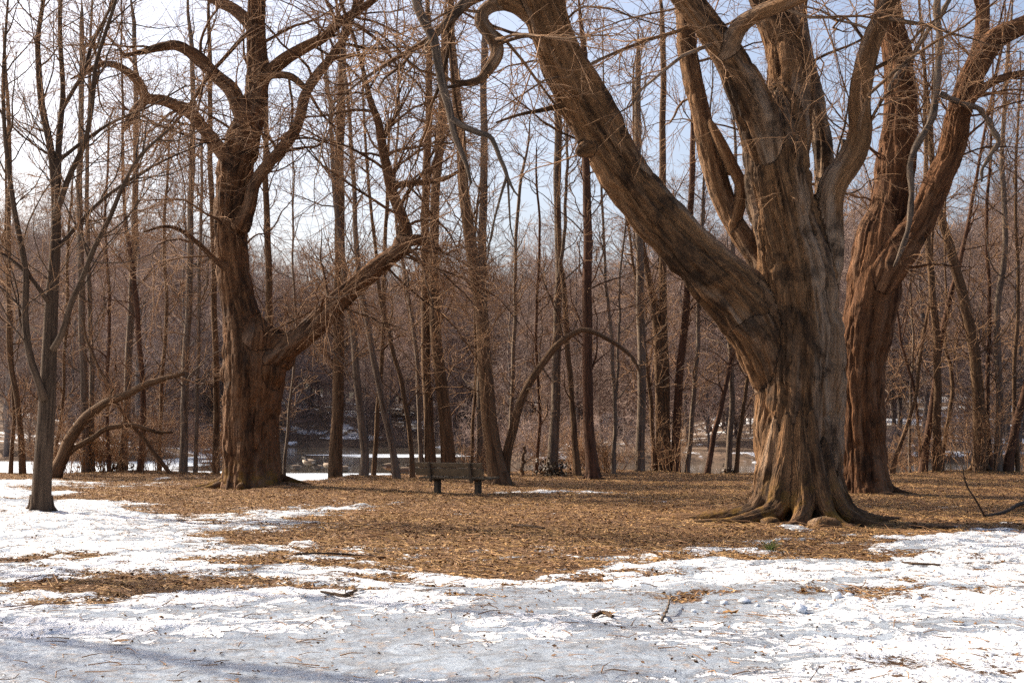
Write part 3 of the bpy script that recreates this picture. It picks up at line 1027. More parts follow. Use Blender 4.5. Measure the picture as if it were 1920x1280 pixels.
# ------------------------------------------------------------------ the old tree on the left
def left_tree():
    d = 39.0
    base = G(470, 913); base[2] = 0
    TR = limb([(474, 935, 118), (472, 895, 106), (470, 850, 99), (470, 780, 99), (476, 710, 112), (474, 665, 112), (462, 625, 88), (450, 585, 68), (440, 530, 63), (434, 470, 62), (433, 390, 60), (440, 320, 66), (452, 270, 60),
               (467, 225, 52), (477, 190, 47), (484, 140, 44), (481, 80, 37), (480, 0, 33), (476, -100, 28), (470, -200, 20)], d, 0, 60)
    RL = limb([(490, 690, 80), (530, 655, 52), (585, 612, 42), (645, 556, 38), (700, 508, 34), (748, 468, 30), (760, 440, 24), (748, 392, 21), (732, 347, 20), (722, 290, 18), (712, 235, 16), (692, 190, 13), (680, 130, 10), (660, 60, 7)], d - 0.2, -1.6, 44, 0.03)
    RL2 = limb([(735, 480, 26), (760, 455, 22), (790, 450, 20), (815, 462, 14), (828, 470, 7)], d - 1.0, -0.3, 12)
    RL3 = limb([(733, 352, 16), (755, 345, 13), (790, 342, 12), (834, 335, 9), (870, 315, 5)], d - 1.2, -0.5, 14)
    LL1 = limb([(440, 310, 40), (413, 281, 28), (382, 243, 25), (362, 217, 24), (332, 199, 22), (304, 188, 21), (275, 184, 20), (262, 158, 18), (242, 137, 16), (215, 122, 14), (190, 121, 12), (164, 133, 9), (130, 150, 5)], d - 0.2, -1.4, 36)
    LL2 = limb([(275, 186, 18), (255, 205, 18), (242, 226, 16), (232, 243, 12)], d - 0.8, -0.2, 10)
    LM = limb([(466, 235, 40), (448, 200, 30), (433, 168, 27), (402, 140, 25), (374, 110, 24), (351, 94, 22), (324, 85, 20), (293, 90, 16), (265, 98, 12), (225, 105, 7)], d - 0.2, -1.0, 30)
    LU = limb([(480, 60, 28), (462, 38, 24), (437, 17, 22), (402, 0, 20), (368, -22, 17), (320, -60, 12)], d, 0.8, 18)
    RU = limb([(485, 155, 32), (503, 137, 25), (538, 109, 24), (577, 86, 22), (608, 70, 20), (640, 40, 18), (690, 8, 15), (740, -30, 10)], d, -1.0, 24)
    RM = limb([(450, 430, 36), (468, 385, 27), (477, 343, 26), (503, 308, 25), (534, 273, 24), (558, 234, 23), (573, 176, 22), (597, 137, 19), (624, 105, 17), (652, 58, 14), (670, -10, 10)], d - 0.3, -1.2, 34)
    RJ = limb([(492, 145, 20), (515, 141, 15), (546, 144, 14), (575, 168, 12)], d - 0.3, -0.8, 12)
    LB = limb([(425, 500, 22), (402, 486, 11), (371, 456, 10), (335, 430, 8), (304, 425, 6), (270, 435, 4)], d - 0.3, -0.8, 14)
    DG = limb([(482, 50, 12), (456, 70, 9), (420, 110, 8), (390, 144, 8), (351, 203, 7), (296, 265, 4)], d - 0.8, -0.8, 16)
    limbs = [TR, RL, RL2, LL1, LL2, LM, LU, RU, RM]
    extra = []
    for ang, ln, k in ((190, 1.8, 1.0), (222, 1.2, 0.9), (258, 0.7, 0.8), (300, 0.8, 0.9), (340, 1.3, 1.0), (30, 0.9, 0.9), (110, 0.8, 0.9)):
        extra.append(flare(base, 0.72, math.radians(ang), ln, k))
    for px, py, w, dd in ((445, 660, 56, -.2), (512, 650, 66, -.2), (530, 672, 46, -.1), (478, 645, 84, -.2), (735, 350, 24, -1.0), (754, 455, 32, -0.95), (440, 700, 56, -.15), (500, 695, 70, -.25)):
        extra.append(burl(px, py, d + dd, w, 1.0))
    t = empty("old_tree")
    tag(t, "thick old tree with a swollen burl collar and curved limbs left of the bench", "tree")
    trunk_o = obj("trunk", solid_tree("left_trunk", limbs, extra, 0.037, M['bark_left'], 0.058, 0.13), t)
    g = Geo()
    for c, r in (RL3, RJ, LB, DG):
        g.tube(c[None], r[None], 8, mi=1)
    ups = [extend_up(c, r, c[-1][2] + 4.0) for c, r in (TR, RL, RM, RU, LU)]
    for c, r in ups:
        g.tube(c[None, -12:], r[None, -12:], 8, mi=1)
    P0, R0 = stack(ups + [LL1, LM, RL3, RL2, RJ, LB, DG], 30)
    w = np.ones(len(P0)); w[1] = 2.2; w[2] = 1.6; w[3] = 1.6; w[0] = 0.8
    obj("crown", crown_mesh("left_crown", P0, R0, M['twig'], 140, 1300, 6000, 3000, (4.4, 2.3, 1.2, 0.55), zmin=3.4, trop=(-0.05, -0.05, -0.04), epi=520, epi_len=0.9, r=(0.045, 0.016, 0.007), rmin=0.0045, weight=w, wander=0.17, g=g, bark=M['bark_left']), t)
    for px, py, w in ((474, 910, 26), (452, 918, 20)):
        p = G(px, py)
        v, f = sphere_pts(0.5 * w * p[1] / F, 0.9, int(px))
        v += np.array([p[0], p[1], float(ground_z(p[0], p[1])[0]) + 0.06])
        obj("root_knob", mesh_np("root_knob", v, f, M['bark_left'], {"bark": v}), trunk_o)
    place(t, base)
    for ch in trunk_o.children:
        ch.location = (0, 0, 0)
    return t


# ------------------------------------------------------------------ the small tree at the left edge
def small_tree():
    d = 27.3
    base = G(76, 962); base[2] = 0
    S0 = limb([(76, 975, 46), (77, 945, 38), (80, 880, 35), (88, 760, 32), (93, 650, 28), (97, 560, 25), (104, 460, 20), (105, 395, 18), (101, 332, 15), (94, 273, 14), (78, 195, 13), (72, 117, 11), (71, 70, 10), (80, 10, 8), (95, -90, 5)], d, 0.3, 50)
    S1 = limb([(106, 410, 13), (109, 330, 12), (110, 270, 12), (115, 215, 11), (118, 165, 10), (113, 78, 9), (113, 0, 8), (120, -100, 5)], d, 0.8, 26)
    S2 = limb([(106, 400, 12), (130, 330, 11), (158, 270, 10), (172, 200, 9), (180, 120, 8), (205, 40, 7), (230, -40, 5)], d, -0.8, 22)
    S3 = limb([(117, 205, 9), (140, 165, 8), (158, 135, 8), (170, 90, 7), (195, 39, 6), (218, -10, 4)], d + .5, 0.5, 16)
    S4 = limb([(82, 750, 17), (72, 715, 14), (55, 663, 14), (47, 589, 13), (49, 518, 12), (40, 460, 11), (28, 400, 10), (18, 330, 9), (9, 250, 8), (6, 150, 7), (12, 40, 5), (20, -60, 3)], d - 0.1, -0.8, 34)
    S5 = limb([(100, 655, 14), (117, 622, 12), (133, 569, 11), (156, 518, 10), (175, 468, 10), (205, 410, 9), (230, 350, 8), (265, 290, 6), (320, 240, 4)], d - .1, -1.2, 26)
    S6 = limb([(90, 565, 10), (72, 540, 8), (55, 518, 8), (16, 483, 6), (-30, 460, 4)], d, -0.6, 12)
    S7 = limb([(104, 470, 9), (130, 440, 8), (180, 385, 7), (240, 340, 6), (310, 300, 4), (380, 270, 3)], d, 1.0, 18)
    S8 = limb([(112, 300, 8), (150, 270, 7), (210, 230, 6), (280, 200, 4), (350, 160, 3)], d + .3, 0.6, 14)
    limbs = [S0, S1, S2, S3, S4, S5, S6, S7, S8]
    t = empty("young_tree")
    tag(t, "slim young tree with smooth dark bark and many upswept stems, standing alone on snow", "tree")
    g = Geo()
    for i, (c, r) in enumerate(limbs):
        g.tube(c[None], r[None], 14 if i == 0 else 9, cap=True)
    for k in range(5):
        a = k * 1.3 + 0.4
        pts = [(0.12 * math.cos(a), 0.12 * math.sin(a), 0.28), (0.22 * math.cos(a), 0.22 * math.sin(a), 0.07), (0.42 * math.cos(a), 0.42 * math.sin(a), -0.05)]
        c, r = root(0, 0, pts, 0.09, 0.02, base)
        g.tube(c[None], r[None], 8)
    obj("trunk", g.mesh("young_trunk", M['bark_small']), t)
    P0, R0 = stack(limbs, 24)
    P0[:, :, 2] = P0[:, :, 2]
    obj("crown", crown_mesh("young_crown", P0, R0, M['twig'], 110, 620, 2600, 1600, (2.6, 1.2, 0.6, 0.3), zmin=2.6, trop=(0.08, 0.05, 0.03), r=(0.018, 0.009, 0.005), rmin=0.0032, wander=0.13, bark=M['bark_small']), t)
    place(t, base)
    return t


front_tree()
second_tree()
left_tree()
small_tree()

# ------------------------------------------------------------------ trees on the bank
BANK = [
    # stems: list of (pts), bark, label, options
    ([[(20, 885, 8), (25, 770, 7), (22, 640, 6), (12, 480, 5), (10, 300, 4)]], 'bark_mid', "thinner of two bare stems left of the young dark tree", {}),
    ([[(43, 882, 12), (35, 772, 11), (18, 655, 10), (16, 500, 9), (18, 300, 8), (10, 100, 6)]], 'bark_mid', "thicker of two bare stems left of the young dark tree", {}),
    ([[(161, 890, 15), (158, 700, 14), (152, 560, 13), (150, 300, 11), (155, 50, 9)], [(173, 890, 10), (170, 600, 9), (163, 400, 8), (168, 150, 6)]], 'bark_mid_grey', "pair of straight bare stems rising together behind the leaning arched trunk", {}),
    ([[(228, 888, 18), (232, 838, 15), (236, 773, 14), (243, 650, 14), (247, 560, 13), (251, 450, 12), (255, 300, 11), (252, 50, 8)]], 'bark_mid_grey', "grey brown tree with leaf heaped foot left of the tan leaved bush", {'ivy': 1}),
    ([[(262, 892, 13), (266, 838, 11), (269, 780, 11), (265, 694, 10), (257, 577, 10), (250, 518, 9), (235, 400, 7), (228, 250, 5)]], 'bark_mid_red', "slim reddish trunk right of the leaf footed grey brown tree", {}),
    ([[(343, 893, 15), (347, 740, 14), (352, 600, 13), (357, 450, 12), (360, 300, 11), (362, 100, 9)]], 'bark_mid_grey', "straight grey trunk left of the thick burl collared tree", {}),
    ([[(366, 893, 8), (370, 740, 7), (373, 560, 7), (376, 430, 6), (380, 250, 5)]], 'bark_mid_grey', "thin grey stem right beside the straight grey trunk left of the burl collared tree", {}),
    ([[(405, 885, 13), (405, 700, 12), (400, 480, 11), (395, 300, 10), (392, 80, 8)]], 'bark_mid', "straight bare trunk close behind the left edge of the burl collared tree", {}),
    ([[(520, 894, 18), (515, 800, 16), (506, 600, 14), (500, 400, 12), (497, 150, 9)]], 'bark_mid', "straight trunk close behind the right edge of the burl collared tree", {}),
    ([[(532, 880, 6), (548, 720, 5), (556, 600, 5), (548, 480, 4), (552, 330, 3)]], 'bark_mid_grey', "very thin stem right of the burl collared tree beside the ice gap", {}),
    ([[(628, 897, 26), (631, 800, 23), (634, 700, 22), (636, 500, 20), (637, 300, 18), (641, 100, 15)]], 'bark_mid', "stout straight trunk beside the geese at the gap in the bank", {'ivy': 0.6}),
    ([[(680, 899, 18), (684, 850, 15), (672, 733, 14), (662, 636, 13), (654, 570, 12), (641, 470, 11), (628, 380, 9), (620, 200, 7)]], 'bark_mid_grey', "smooth trunk curving left above a dark flared foot near the geese", {}),
    ([[(700, 896, 9), (703, 850, 9), (714, 700, 8), (720, 560, 8), (723, 420, 7), (730, 250, 5)]], 'bark_mid', "thin brown stem between the two smooth leaning trunks left of the bench", {}),
    ([[(745, 901, 15), (733, 830, 13), (717, 749, 12), (701, 675, 12), (684, 585, 11), (672, 500, 10), (664, 380, 9), (655, 200, 7)]], 'bark_mid_grey', "bare trunk leaning left, its foot just left of the park bench", {}),
    ([[(774, 897, 10), (768, 811, 9), (756, 729, 9), (737, 663, 8), (725, 608, 8), (710, 540, 7), (700, 420, 6)]], 'bark_mid', "thin kinked trunk at the left end of the park bench", {}),
    ([[(808, 880, 20), (802, 760, 18), (798, 600, 17), (797, 450, 16), (801, 300, 15), (806, 80, 12)]], 'bark_mid', "straight trunk rising behind the left half of the park bench", {}),
    ([[(842, 882, 26), (832, 760, 24), (820, 650, 22), (813, 520, 20), (815, 400, 18), (828, 220, 16), (836, 50, 13)]], 'bark_mid', "heavier trunk bending left behind the middle of the park bench", {}),
    ([[(790, 885, 9), (785, 740, 8), (776, 620, 8), (764, 540, 7), (745, 440, 6), (740, 330, 5)]], 'bark_mid_grey', "thin grey stem leaning left just behind the left end of the bench", {}),
    ([[(938, 908, 40), (928, 860, 32), (920, 800, 30), (909, 680, 27), (903, 600, 25), (890, 500, 24), (878, 420, 22), (867, 330, 20), (858, 200, 18), (846, 60, 15)],
      [(945, 880, 18), (962, 800, 17), (985, 735, 15), (1010, 692, 14), (1036, 655, 13), (1068, 630, 11), (1096, 618, 10), (1130, 630, 9), (1168, 655, 8), (1190, 676, 6), (1200, 700, 4)]], 'bark_mid', "twin tree beside the bench with one stem arching over to the right", {'roots': 1}),
    ([[(903, 880, 18), (903, 700, 17), (905, 500, 16), (907, 300, 14), (908, 80, 12)]], 'bark_mid_grey', "straight grey trunk right behind the twin tree beside the bench", {}),
    ([[(884, 884, 7), (888, 780, 6), (893, 650, 6), (889, 520, 5), (895, 380, 4)]], 'bark_mid', "thinnest brown stem rising behind the right end of the bench", {}),
    ([[(952, 886, 8), (958, 780, 8), (966, 600, 7), (965, 520, 7), (975, 350, 6), (990, 270, 4)]], 'bark_mid_grey', "thin grey stem rising through the arch of the twin tree's bent stem", {}),
    ([[(1035, 892, 22), (1040, 780, 18), (1045, 640, 16), (1047, 500, 14), (1045, 350, 13), (1044, 150, 10)], [(1048, 520, 8), (1056, 460, 7), (1062, 350, 6), (1064, 200, 4)]], 'bark_mid_grey', "pale grey trunk with a skirt of dark ivy at its foot", {'ivy': 2}),
    ([[(1083, 893, 14), (1075, 780, 11), (1066, 680, 10), (1060, 570, 10), (1050, 490, 8), (1046, 380, 6)]], 'bark_mid', "thin trunk leaning left between the ivy footed and the dark reddish trunk", {}),
    ([[(1112, 897, 24), (1104, 780, 20), (1100, 600, 19), (1103, 450, 17), (1098, 320, 15), (1096, 100, 12)]], 'bark_mid_red', "straight dark reddish trunk right of the ivy footed grey trunk", {'roots': 1}),
    ([[(1150, 893, 9), (1153, 780, 8), (1148, 650, 7), (1139, 560, 6), (1130, 420, 5)], [(1153, 790, 6), (1160, 640, 5), (1163, 500, 4)]], 'bark_mid_grey', "slim forked trunk halfway between the dark reddish and a straight brown trunk", {}),
    ([[(1200, 892, 17), (1203, 700, 16), (1200, 500, 15), (1197, 350, 14), (1195, 120, 11)]], 'bark_mid_grey', "straight trunk just left of the crowded clump of stems", {}),
    ([[(1228, 889, 8), (1222, 780, 8), (1206, 620, 7), (1195, 540, 6), (1180, 440, 5)]], 'bark_mid', "thin brown stem leaning left on the left side of the crowded clump", {}),
    ([[(1238, 889, 17), (1236, 700, 16), (1225, 570, 14), (1211, 490, 12), (1195, 380, 10), (1190, 200, 7)], [(1250, 889, 18), (1246, 700, 17), (1243, 500, 15), (1243, 300, 13), (1243, 80, 11)]], 'bark_mid', "double trunk in the crowded clump of stems, one stem leaning left", {'ivy': 1}),
    ([[(1266, 888, 18), (1270, 780, 16), (1280, 640, 15), (1290, 520, 13), (1298, 300, 11), (1300, 100, 8)]], 'bark_mid_red', "dark trunk leaning right out of the crowded clump of stems", {}),
    ([[(1288, 886, 9), (1300, 760, 9), (1308, 640, 8), (1312, 500, 7), (1320, 350, 5)]], 'bark_mid_grey', "thin grey stem leaning right on the right side of the crowded clump", {}),
    ([[(1325, 892, 11), (1345, 790, 10), (1366, 700, 9), (1390, 600, 8), (1400, 500, 6)]], 'bark_mid_red', "reddish trunk slanting right towards the huge leaning tree", {}),
    ([[(1365, 889, 12), (1372, 760, 11), (1370, 640, 10), (1373, 520, 9), (1380, 350, 7)]], 'bark_mid_grey', "straight grey trunk just left of the huge leaning tree", {'ivy': .5}),
    ([[(1380, 889, 9), (1391, 780, 8), (1406, 690, 7), (1420, 560, 6)]], 'bark_mid', "thin brown stem leaning right close against the huge leaning tree", {}),
    ([[(1657, 880, 8), (1656, 760, 7), (1660, 600, 7), (1665, 480, 6), (1672, 300, 5)]], 'bark_mid_grey', "thin grey stem hugging the right edge of the red brown old tree", {}),
    ([[(1672, 876, 9), (1697, 810, 8), (1716, 740, 7), (1730, 640, 7), (1745, 540, 6), (1750, 400, 5)]], 'bark_mid', "thin trunk slanting right beside the red brown old tree", {}),
    ([[(1706, 878, 6), (1706, 780, 5), (1712, 640, 5), (1706, 520, 4)]], 'bark_mid_grey', "thinnest grey stem right of the red brown old tree", {}),
    ([[(1730, 884, 15), (1737, 834, 14), (1743, 787, 13), (1750, 740, 12), (1762, 660, 11), (1780, 560, 10), (1810, 450, 8), (1830, 330, 6)], [(1728, 880, 7), (1722, 810, 6), (1716, 740, 6), (1690, 640, 5), (1680, 560, 4)]], 'bark_mid_red', "dark forked trunk leaning right, right of the red brown old tree", {}),
    ([[(1759, 880, 18), (1757, 818, 16), (1757, 740, 15), (1756, 620, 14), (1745, 520, 13), (1738, 420, 11), (1735, 250, 8)], [(1765, 862, 9), (1775, 800, 8), (1786, 740, 8), (1782, 690, 7), (1772, 640, 6), (1775, 560, 4)]], 'bark_mid', "light brown trunk with a thin curved side stem, right of the dark forked trunk", {}),
    ([[(1838, 876, 27), (1837, 800, 24), (1833, 720, 22), (1816, 600, 20), (1794, 507, 19), (1778, 455, 18), (1758, 380, 14), (1745, 250, 10)]], 'bark_mid', "stout warm brown trunk bending left high up, right of the red brown old tree", {'ivy': .6, 'roots': 1}),
    ([[(1858, 874, 10), (1850, 760, 9), (1856, 600, 8), (1850, 450, 7), (1858, 250, 5)]], 'bark_mid_red', "thin reddish stem between the stout bending trunk and the grey trunk beside it", {}),
    ([[(1871, 876, 15), (1873, 740, 13), (1870, 600, 12), (1884, 460, 11), (1880, 300, 9), (1888, 100, 7)]], 'bark_mid_grey', "grey trunk right of the stout warm brown bending trunk", {}),
    ([[(1889, 874, 18), (1905, 802, 16), (1918, 745, 15), (1945, 640, 13), (1960, 500, 10)]], 'bark_mid_red', "dark trunk slanting to the right at the wood's edge beside a grey trunk", {}),
    ([[(1908, 868, 8), (1902, 700, 8), (1910, 520, 7), (1903, 350, 6), (1915, 150, 4)]], 'bark_mid', "thin brown stem behind the dark slanting trunk at the wood's edge", {}),
    ([[(298, 888, 8), (302, 740, 7), (312, 600, 7), (308, 440, 6), (318, 260, 4)]], 'bark_mid', "thin brown stem midway between the slim reddish trunk and the straight grey trunk", {}),
    ([[(100, 886, 7), (118, 740, 6), (125, 560, 6), (130, 400, 5)]], 'bark_mid', "thin brown stem behind the foot of the leaning arched trunk", {}),
    ([[(205, 884, 7), (200, 740, 6), (206, 600, 6), (198, 430, 5), (204, 250, 4)]], 'bark_mid_red', "thin reddish stem rising behind the bend of the leaning arched trunk", {}),
    ([[(1005, 884, 7), (1012, 760, 6), (1004, 620, 6), (1012, 470, 5), (1006, 330, 4)]], 'bark_mid_red', "thin reddish stem between the arching stem and the ivy footed trunk", {}),
]


def leaf_clump(g_or_none, centre, rad, h, n, size):
    p = np.stack([rng.normal(0, rad * 0.55, n), rng.normal(0, rad * 0.55, n), np.abs(rng.normal(0, h * 0.5, n))], 1) + centre
    return leaf_mesh(p, size, flat=False)


def leaf_mesh(p, size, flat=True):
    """folded leaves at points p -> verts, faces"""
    n = len(p)
    a = rng.random(n) * 6.283
    tilt = rng.normal(0, 0.35 if flat else 1.1, n)
    roll = rng.normal(0, 0.35 if flat else 1.1, n)
    s = size * rng.uniform(0.5, 1.25, n)
    loc = np.array([[-0.5, 0, 0], [0, -0.36, 0.16], [0.55, 0, 0.05], [0, 0.36, 0.16]])
    v = loc[None] * s[:, None, None]
    v[:, :, 2] *= rng.uniform(-0.6, 1.5, n)[:, None]
    cy, sy = np.cos(roll), np.sin(roll)
    x, y, z = v[..., 0], v[..., 1], v[..., 2]
    y, z = y * cy[:, None] - z * sy[:, None], y * sy[:, None] + z * cy[:, None]
    ct, st = np.cos(tilt), np.sin(tilt)
    x, z = x * ct[:, None] - z * st[:, None], x * st[:, None] + z * ct[:, None]
    ca, sa = np.cos(a), np.sin(a)
    x, y = x * ca[:, None] - y * sa[:, None], x * sa[:, None] + y * ca[:, None]
    V = np.stack([x, y, z], -1) + p[:, None, :]
    b = np.arange(n)[:, None] * 4
    f = np.concatenate([b + np.array([0, 1, 2]), b + np.array([0, 2, 3])])
    return V.reshape(-1, 3), f


for stems, bark, label, opt in BANK:
    px, py, _ = stems[0][0]
    d = float(np.clip(G(px, py)[1], 40, 51.0))
    if py < 886:
        d = opt.get('d', 50.0)
    g = Geo()
    ups = []
    base = None
    for k, pts in enumerate(stems):
        c, r = limb(pts, d + 0.15 * k, rng.uniform(-1.0, 1.0), 30, 0.018)
        if k == 0 or pts[0][1] > 860:
            zz = float(ground_z(c[0, 0], c[0, 1])[0])
            c[0, 2] = min(c[0, 2], zz) - 0.15
            c[1, 2] = min(c[1, 2], c[2, 2] - 0.05)
            r[:3] *= np.array([1.25, 1.1, 1.03])
            if base is None:
                base = (c[0, 0], c[0, 1], zz)
        arch = pts[-1][1] > 600
        c2, r2 = (c, r) if arch else extend_up(c, r, rng.uniform(15, 20) if r[0] > .1 else rng.uniform(9.5, 14), 10, 0.02)
        g.tube(c2[None], r2[None], 11 if r[0] > 0.12 else 8)
        ups.append((c2, r2))
    if opt.get('roots'):
        for a in (0.3, 1.6, 2.9, 4.2, 5.4):
            r_ = ups[0][1][2]
            q = [(r_ * 0.6 * math.cos(a), r_ * 0.6 * math.sin(a), 0.35), (r_ * 1.3 * math.cos(a), r_ * 1.3 * math.sin(a), 0.08), (r_ * 2.6 * math.cos(a), r_ * 2.6 * math.sin(a), -0.06)]
            c, r = root(0, 0, q, r_ * 0.5, 0.02, base)
            g.tube(c[None], r[None], 7)
    t = empty("bank_tree")
    tag(t, label, "tree", "bare trees along the pond bank")
    obj("trunk", g.mesh("bank_trunk", M[bark]), t)
    P0, R0 = stack(ups, 24)
    big = ups[0][1][2] > 0.13
    cm = crown_mesh("bank_crown", P0, R0, M['twig'], 30 if big else 18, 170 if big else 90, 560 if big else 300, 0, (3.0, 1.4, 0.75) if big else (1.9, 1.0, 0.6), zmin=1.6 if not big else 2.6,
                    trop=(0.10, 0.05, 0.02), epi=45 if big else 25, epi_len=0.5, r=(0.028, 0.012, 0.007), rmin=0.0055, wander=0.18, bark=M[bark])
    obj("crown", cm, t)
    if opt.get('ivy'):
        v, f = leaf_clump(None, np.array([base[0], base[1] - 0.1, base[2]]), 0.32 * (0.7 + opt['ivy'] * 0.5), 0.3 * (0.6 + 0.5 * opt['ivy']), int(220 * opt['ivy']), 0.11)
        obj("ivy", mesh_np("ivy", v, f, M['leaf_dark'], shade=False), t)
    place(t, base)

# three trees left of the view: their shadows lie across the foreground snow
for (bx, by, hgt, lb) in ((-12.5, 16.0, 15.0, "bare tree standing on open snow left of the young tree, nearest the path"), (-17.5, 22.5, 17.0, "tall bare tree left of the young tree, farther from the path"), (-20.0, 15.0, 16.0, "bare tree farthest left of the young tree")):
    zz = float(ground_z(bx, by)[0])
    tq = np.linspace(0, 1, 30)
    c = np.stack([bx + 0.3 * np.sin(tq * 5), by + 0.25 * np.sin(tq * 4 + 1), zz - 0.2 + tq * hgt], 1)
    r = 0.24 * (1 - tq) ** 0.8 + 0.02
    t = tag(empty("bare_tree"), lb, "tree")
    obj("trunk", Geo().tube(c[None], r[None], 12).mesh("bare_trunk", M['bark_mid']), t)
    obj("crown", crown_mesh("bare_crown", c[None], r[None], M['twig'], 40, 260, 900, 0, (3.4, 1.6, 0.8), zmin=3.0, trop=(0.08, 0.04, 0.02), r=(0.06, 0.025, 0.009), rmin=0.006), t)
    place(t, (bx, by, zz))

# leaning and fallen trees on the left
def odd_tree(label, stems, bark, d, name="leaning_tree", crown=(24, 120, 420), z0=0.9):
    g = Geo()
    L = []
    for pts in stems:
        c, r = limb(pts, d, rng.uniform(-0.6, 0.6), 26, 0.03)
        L.append((c, r))
    c = L[0][0]
    zz = float(ground_z(c[0, 0], c[0, 1])[0])
    c[0, 2] = zz - 0.12
    base = (c[0, 0], c[0, 1], zz)
    for c, r in L:
        g.tube(c[None], r[None], 10, cap=True)
    t = tag(empty(name), label, "tree")
    obj("trunk", g.mesh("leaning_trunk", M[bark]), t)
    P0, R0 = stack(L, 20)
    obj("crown", crown_mesh("leaning_crown", P0, R0, M['twig'], *crown, 0, (1.5, 0.9, 0.5), zmin=z0, trop=(0.12, 0.06, 0.02), epi=30, epi_len=0.4, r=(0.02, 0.01, 0.006), rmin=0.005), t)
    place(t, base)


odd_tree("brown trunk leaning low to the right in an arch behind the young tree",
         [[(100, 895, 30), (116, 860, 24), (131, 827, 22), (153, 790, 20), (190, 760, 17), (232, 742, 15), (270, 722, 13), (300, 712, 11), (345, 700, 7)],
          [(128, 850, 12), (150, 832, 11), (175, 821, 10), (197, 805, 10), (230, 797, 9), (262, 799, 8), (293, 810, 7), (324, 810, 4)],
          [(160, 790, 9), (185, 770, 8), (205, 748, 6), (213, 728, 4)]], 'bark_mid', 47.0)
odd_tree("thin dead pole slanting down to the right towards the burl collared tree",
         [[(328, 898, 8), (300, 862, 8), (270, 825, 7), (225, 765, 7), (190, 700, 6), (165, 640, 5), (150, 590, 3)]], 'bark_mid', 48.0, crown=(6, 20, 60))
odd_tree("short leaning snag with broken top in the brush beside the ivy footed trunk",
         [[(978, 893, 7), (981, 862, 6), (984, 836, 5)]], 'bark_mid', 47.5, name="dead_snag", crown=(3, 8, 20), z0=0.1)


# ------------------------------------------------------------------ tan leaved bush and bank brush
def shrub_proto(nstem, h, spread, n2, n3, mat, rmin=0.005, leaves=0, lean=0.25):
    a = rng.random(nstem) * 6.283
    P = np.zeros((nstem, 8, 3))
    dirs = np.stack([np.cos(a) * lean, np.sin(a) * lean, np.ones(nstem)], 1) * rng.uniform(0.6, 1.1, nstem)[:, None]
    dirs = unit(dirs)
    P[:, 0] = np.stack([np.cos(a), np.sin(a), 0 * a], 1) * spread * rng.random(nstem)[:, None]
    P[:, 0, 2] = -0.1
    ll = h * rng.uniform(0.55, 1.15, nstem)
    for k in range(1, 8):
        dirs = unit(dirs + 0.16 * rng.normal(size=(nstem, 3)))
        P[:, k] = P[:, k - 1] + dirs * (ll / 7)[:, None]
    R = np.linspace(1, 0.25, 8)[None] * rng.uniform(0.008, 0.02, nstem)[:, None]
    g = Geo()
    P2, R2 = grow(P, R, n2, h * 0.38, 0.008, 5, (30, 65), 0.04, 0.22, 0.2, 1.0, 0.7, rmin)
    P3, R3 = grow(P2, R2, n3, h * 0.18, 0.006, 4, (30, 65), 0.02, 0.25, 0.2, 1.0, 0.8, rmin * 0.9)
    gs = Geo().tube(P, R, 5)
    g.tube(P2, R2, 3).tube(P3, R3, 3)
    t = empty("brush_shrub")
    obj("stems", gs.mesh("shrub_stems", mat), t)["kind"] = "stuff"
    obj("twigs", g.mesh("shrub_twigs", mat), t)["kind"] = "stuff"
    if leaves:
        i = rng.integers(0, len(P3), leaves)
        q = P3[i, rng.integers(1, 4, leaves)]
        v, f = leaf_mesh(q, 0.09, flat=False)
        obj("leaves", mesh_np("shrub_leaves", v, f, M['leaf_tan'], shade=False), t)["kind"] = "stuff"
    return t


bush = shrub_proto(26, 1.7, 0.6, 160, 500, M['twig'], 0.005, leaves=900)
p = W(195, 890, 50.5)
bush.location = (p[0], p[1], float(ground_z(p[0], p[1])[0]))
bush.name = "leafy_bush"
tag(bush, "bush still holding dry tan leaves behind the leaning arched trunk", "bush")

brush = [shrub_proto(14, 2.2, 0.7, 110, 420, M['twig'], 0.005), shrub_proto(10, 1.5, 0.6, 90, 320, M['twig'], 0.005, lean=0.6), shrub_proto(7, 3.6, 0.5, 110, 420, M['twig'], 0.005, lean=0.15)]
first = [True] * 3
for k in range(40):
    px = rng.uniform(-40, 1960)
    if 520 < px < 780 or 900 < px < 1010 and k % 2:
        continue
    y = rng.uniform(48.5, 52.0)
    x = (px - 960) / F * y
    k3 = int(rng.integers(0, 3))
    zz = float(ground_z(x, y)[0])
    s = rng.uniform(0.6, 1.1)
    if first[k3]:
        o = brush[k3]; o.location = (x, y, zz); o.rotation_euler = (0, 0, rng.uniform(0, 6.28)); first[k3] = False
    else:
        o = copy_tree(brush[k3], (x, y, zz), rng.uniform(0, 6.28), (s, s, s))
    tag(o, ["dense leafless brush", "low spreading leafless brush", "tall thin stemmed leafless brush"][k3] + " on the bank " +
        ("left of the burl collared tree" if px < 470 else ("between the bench and the huge leaning tree" if px < 1500 else "right of the red brown old tree")), "shrub", "brush on the pond bank")

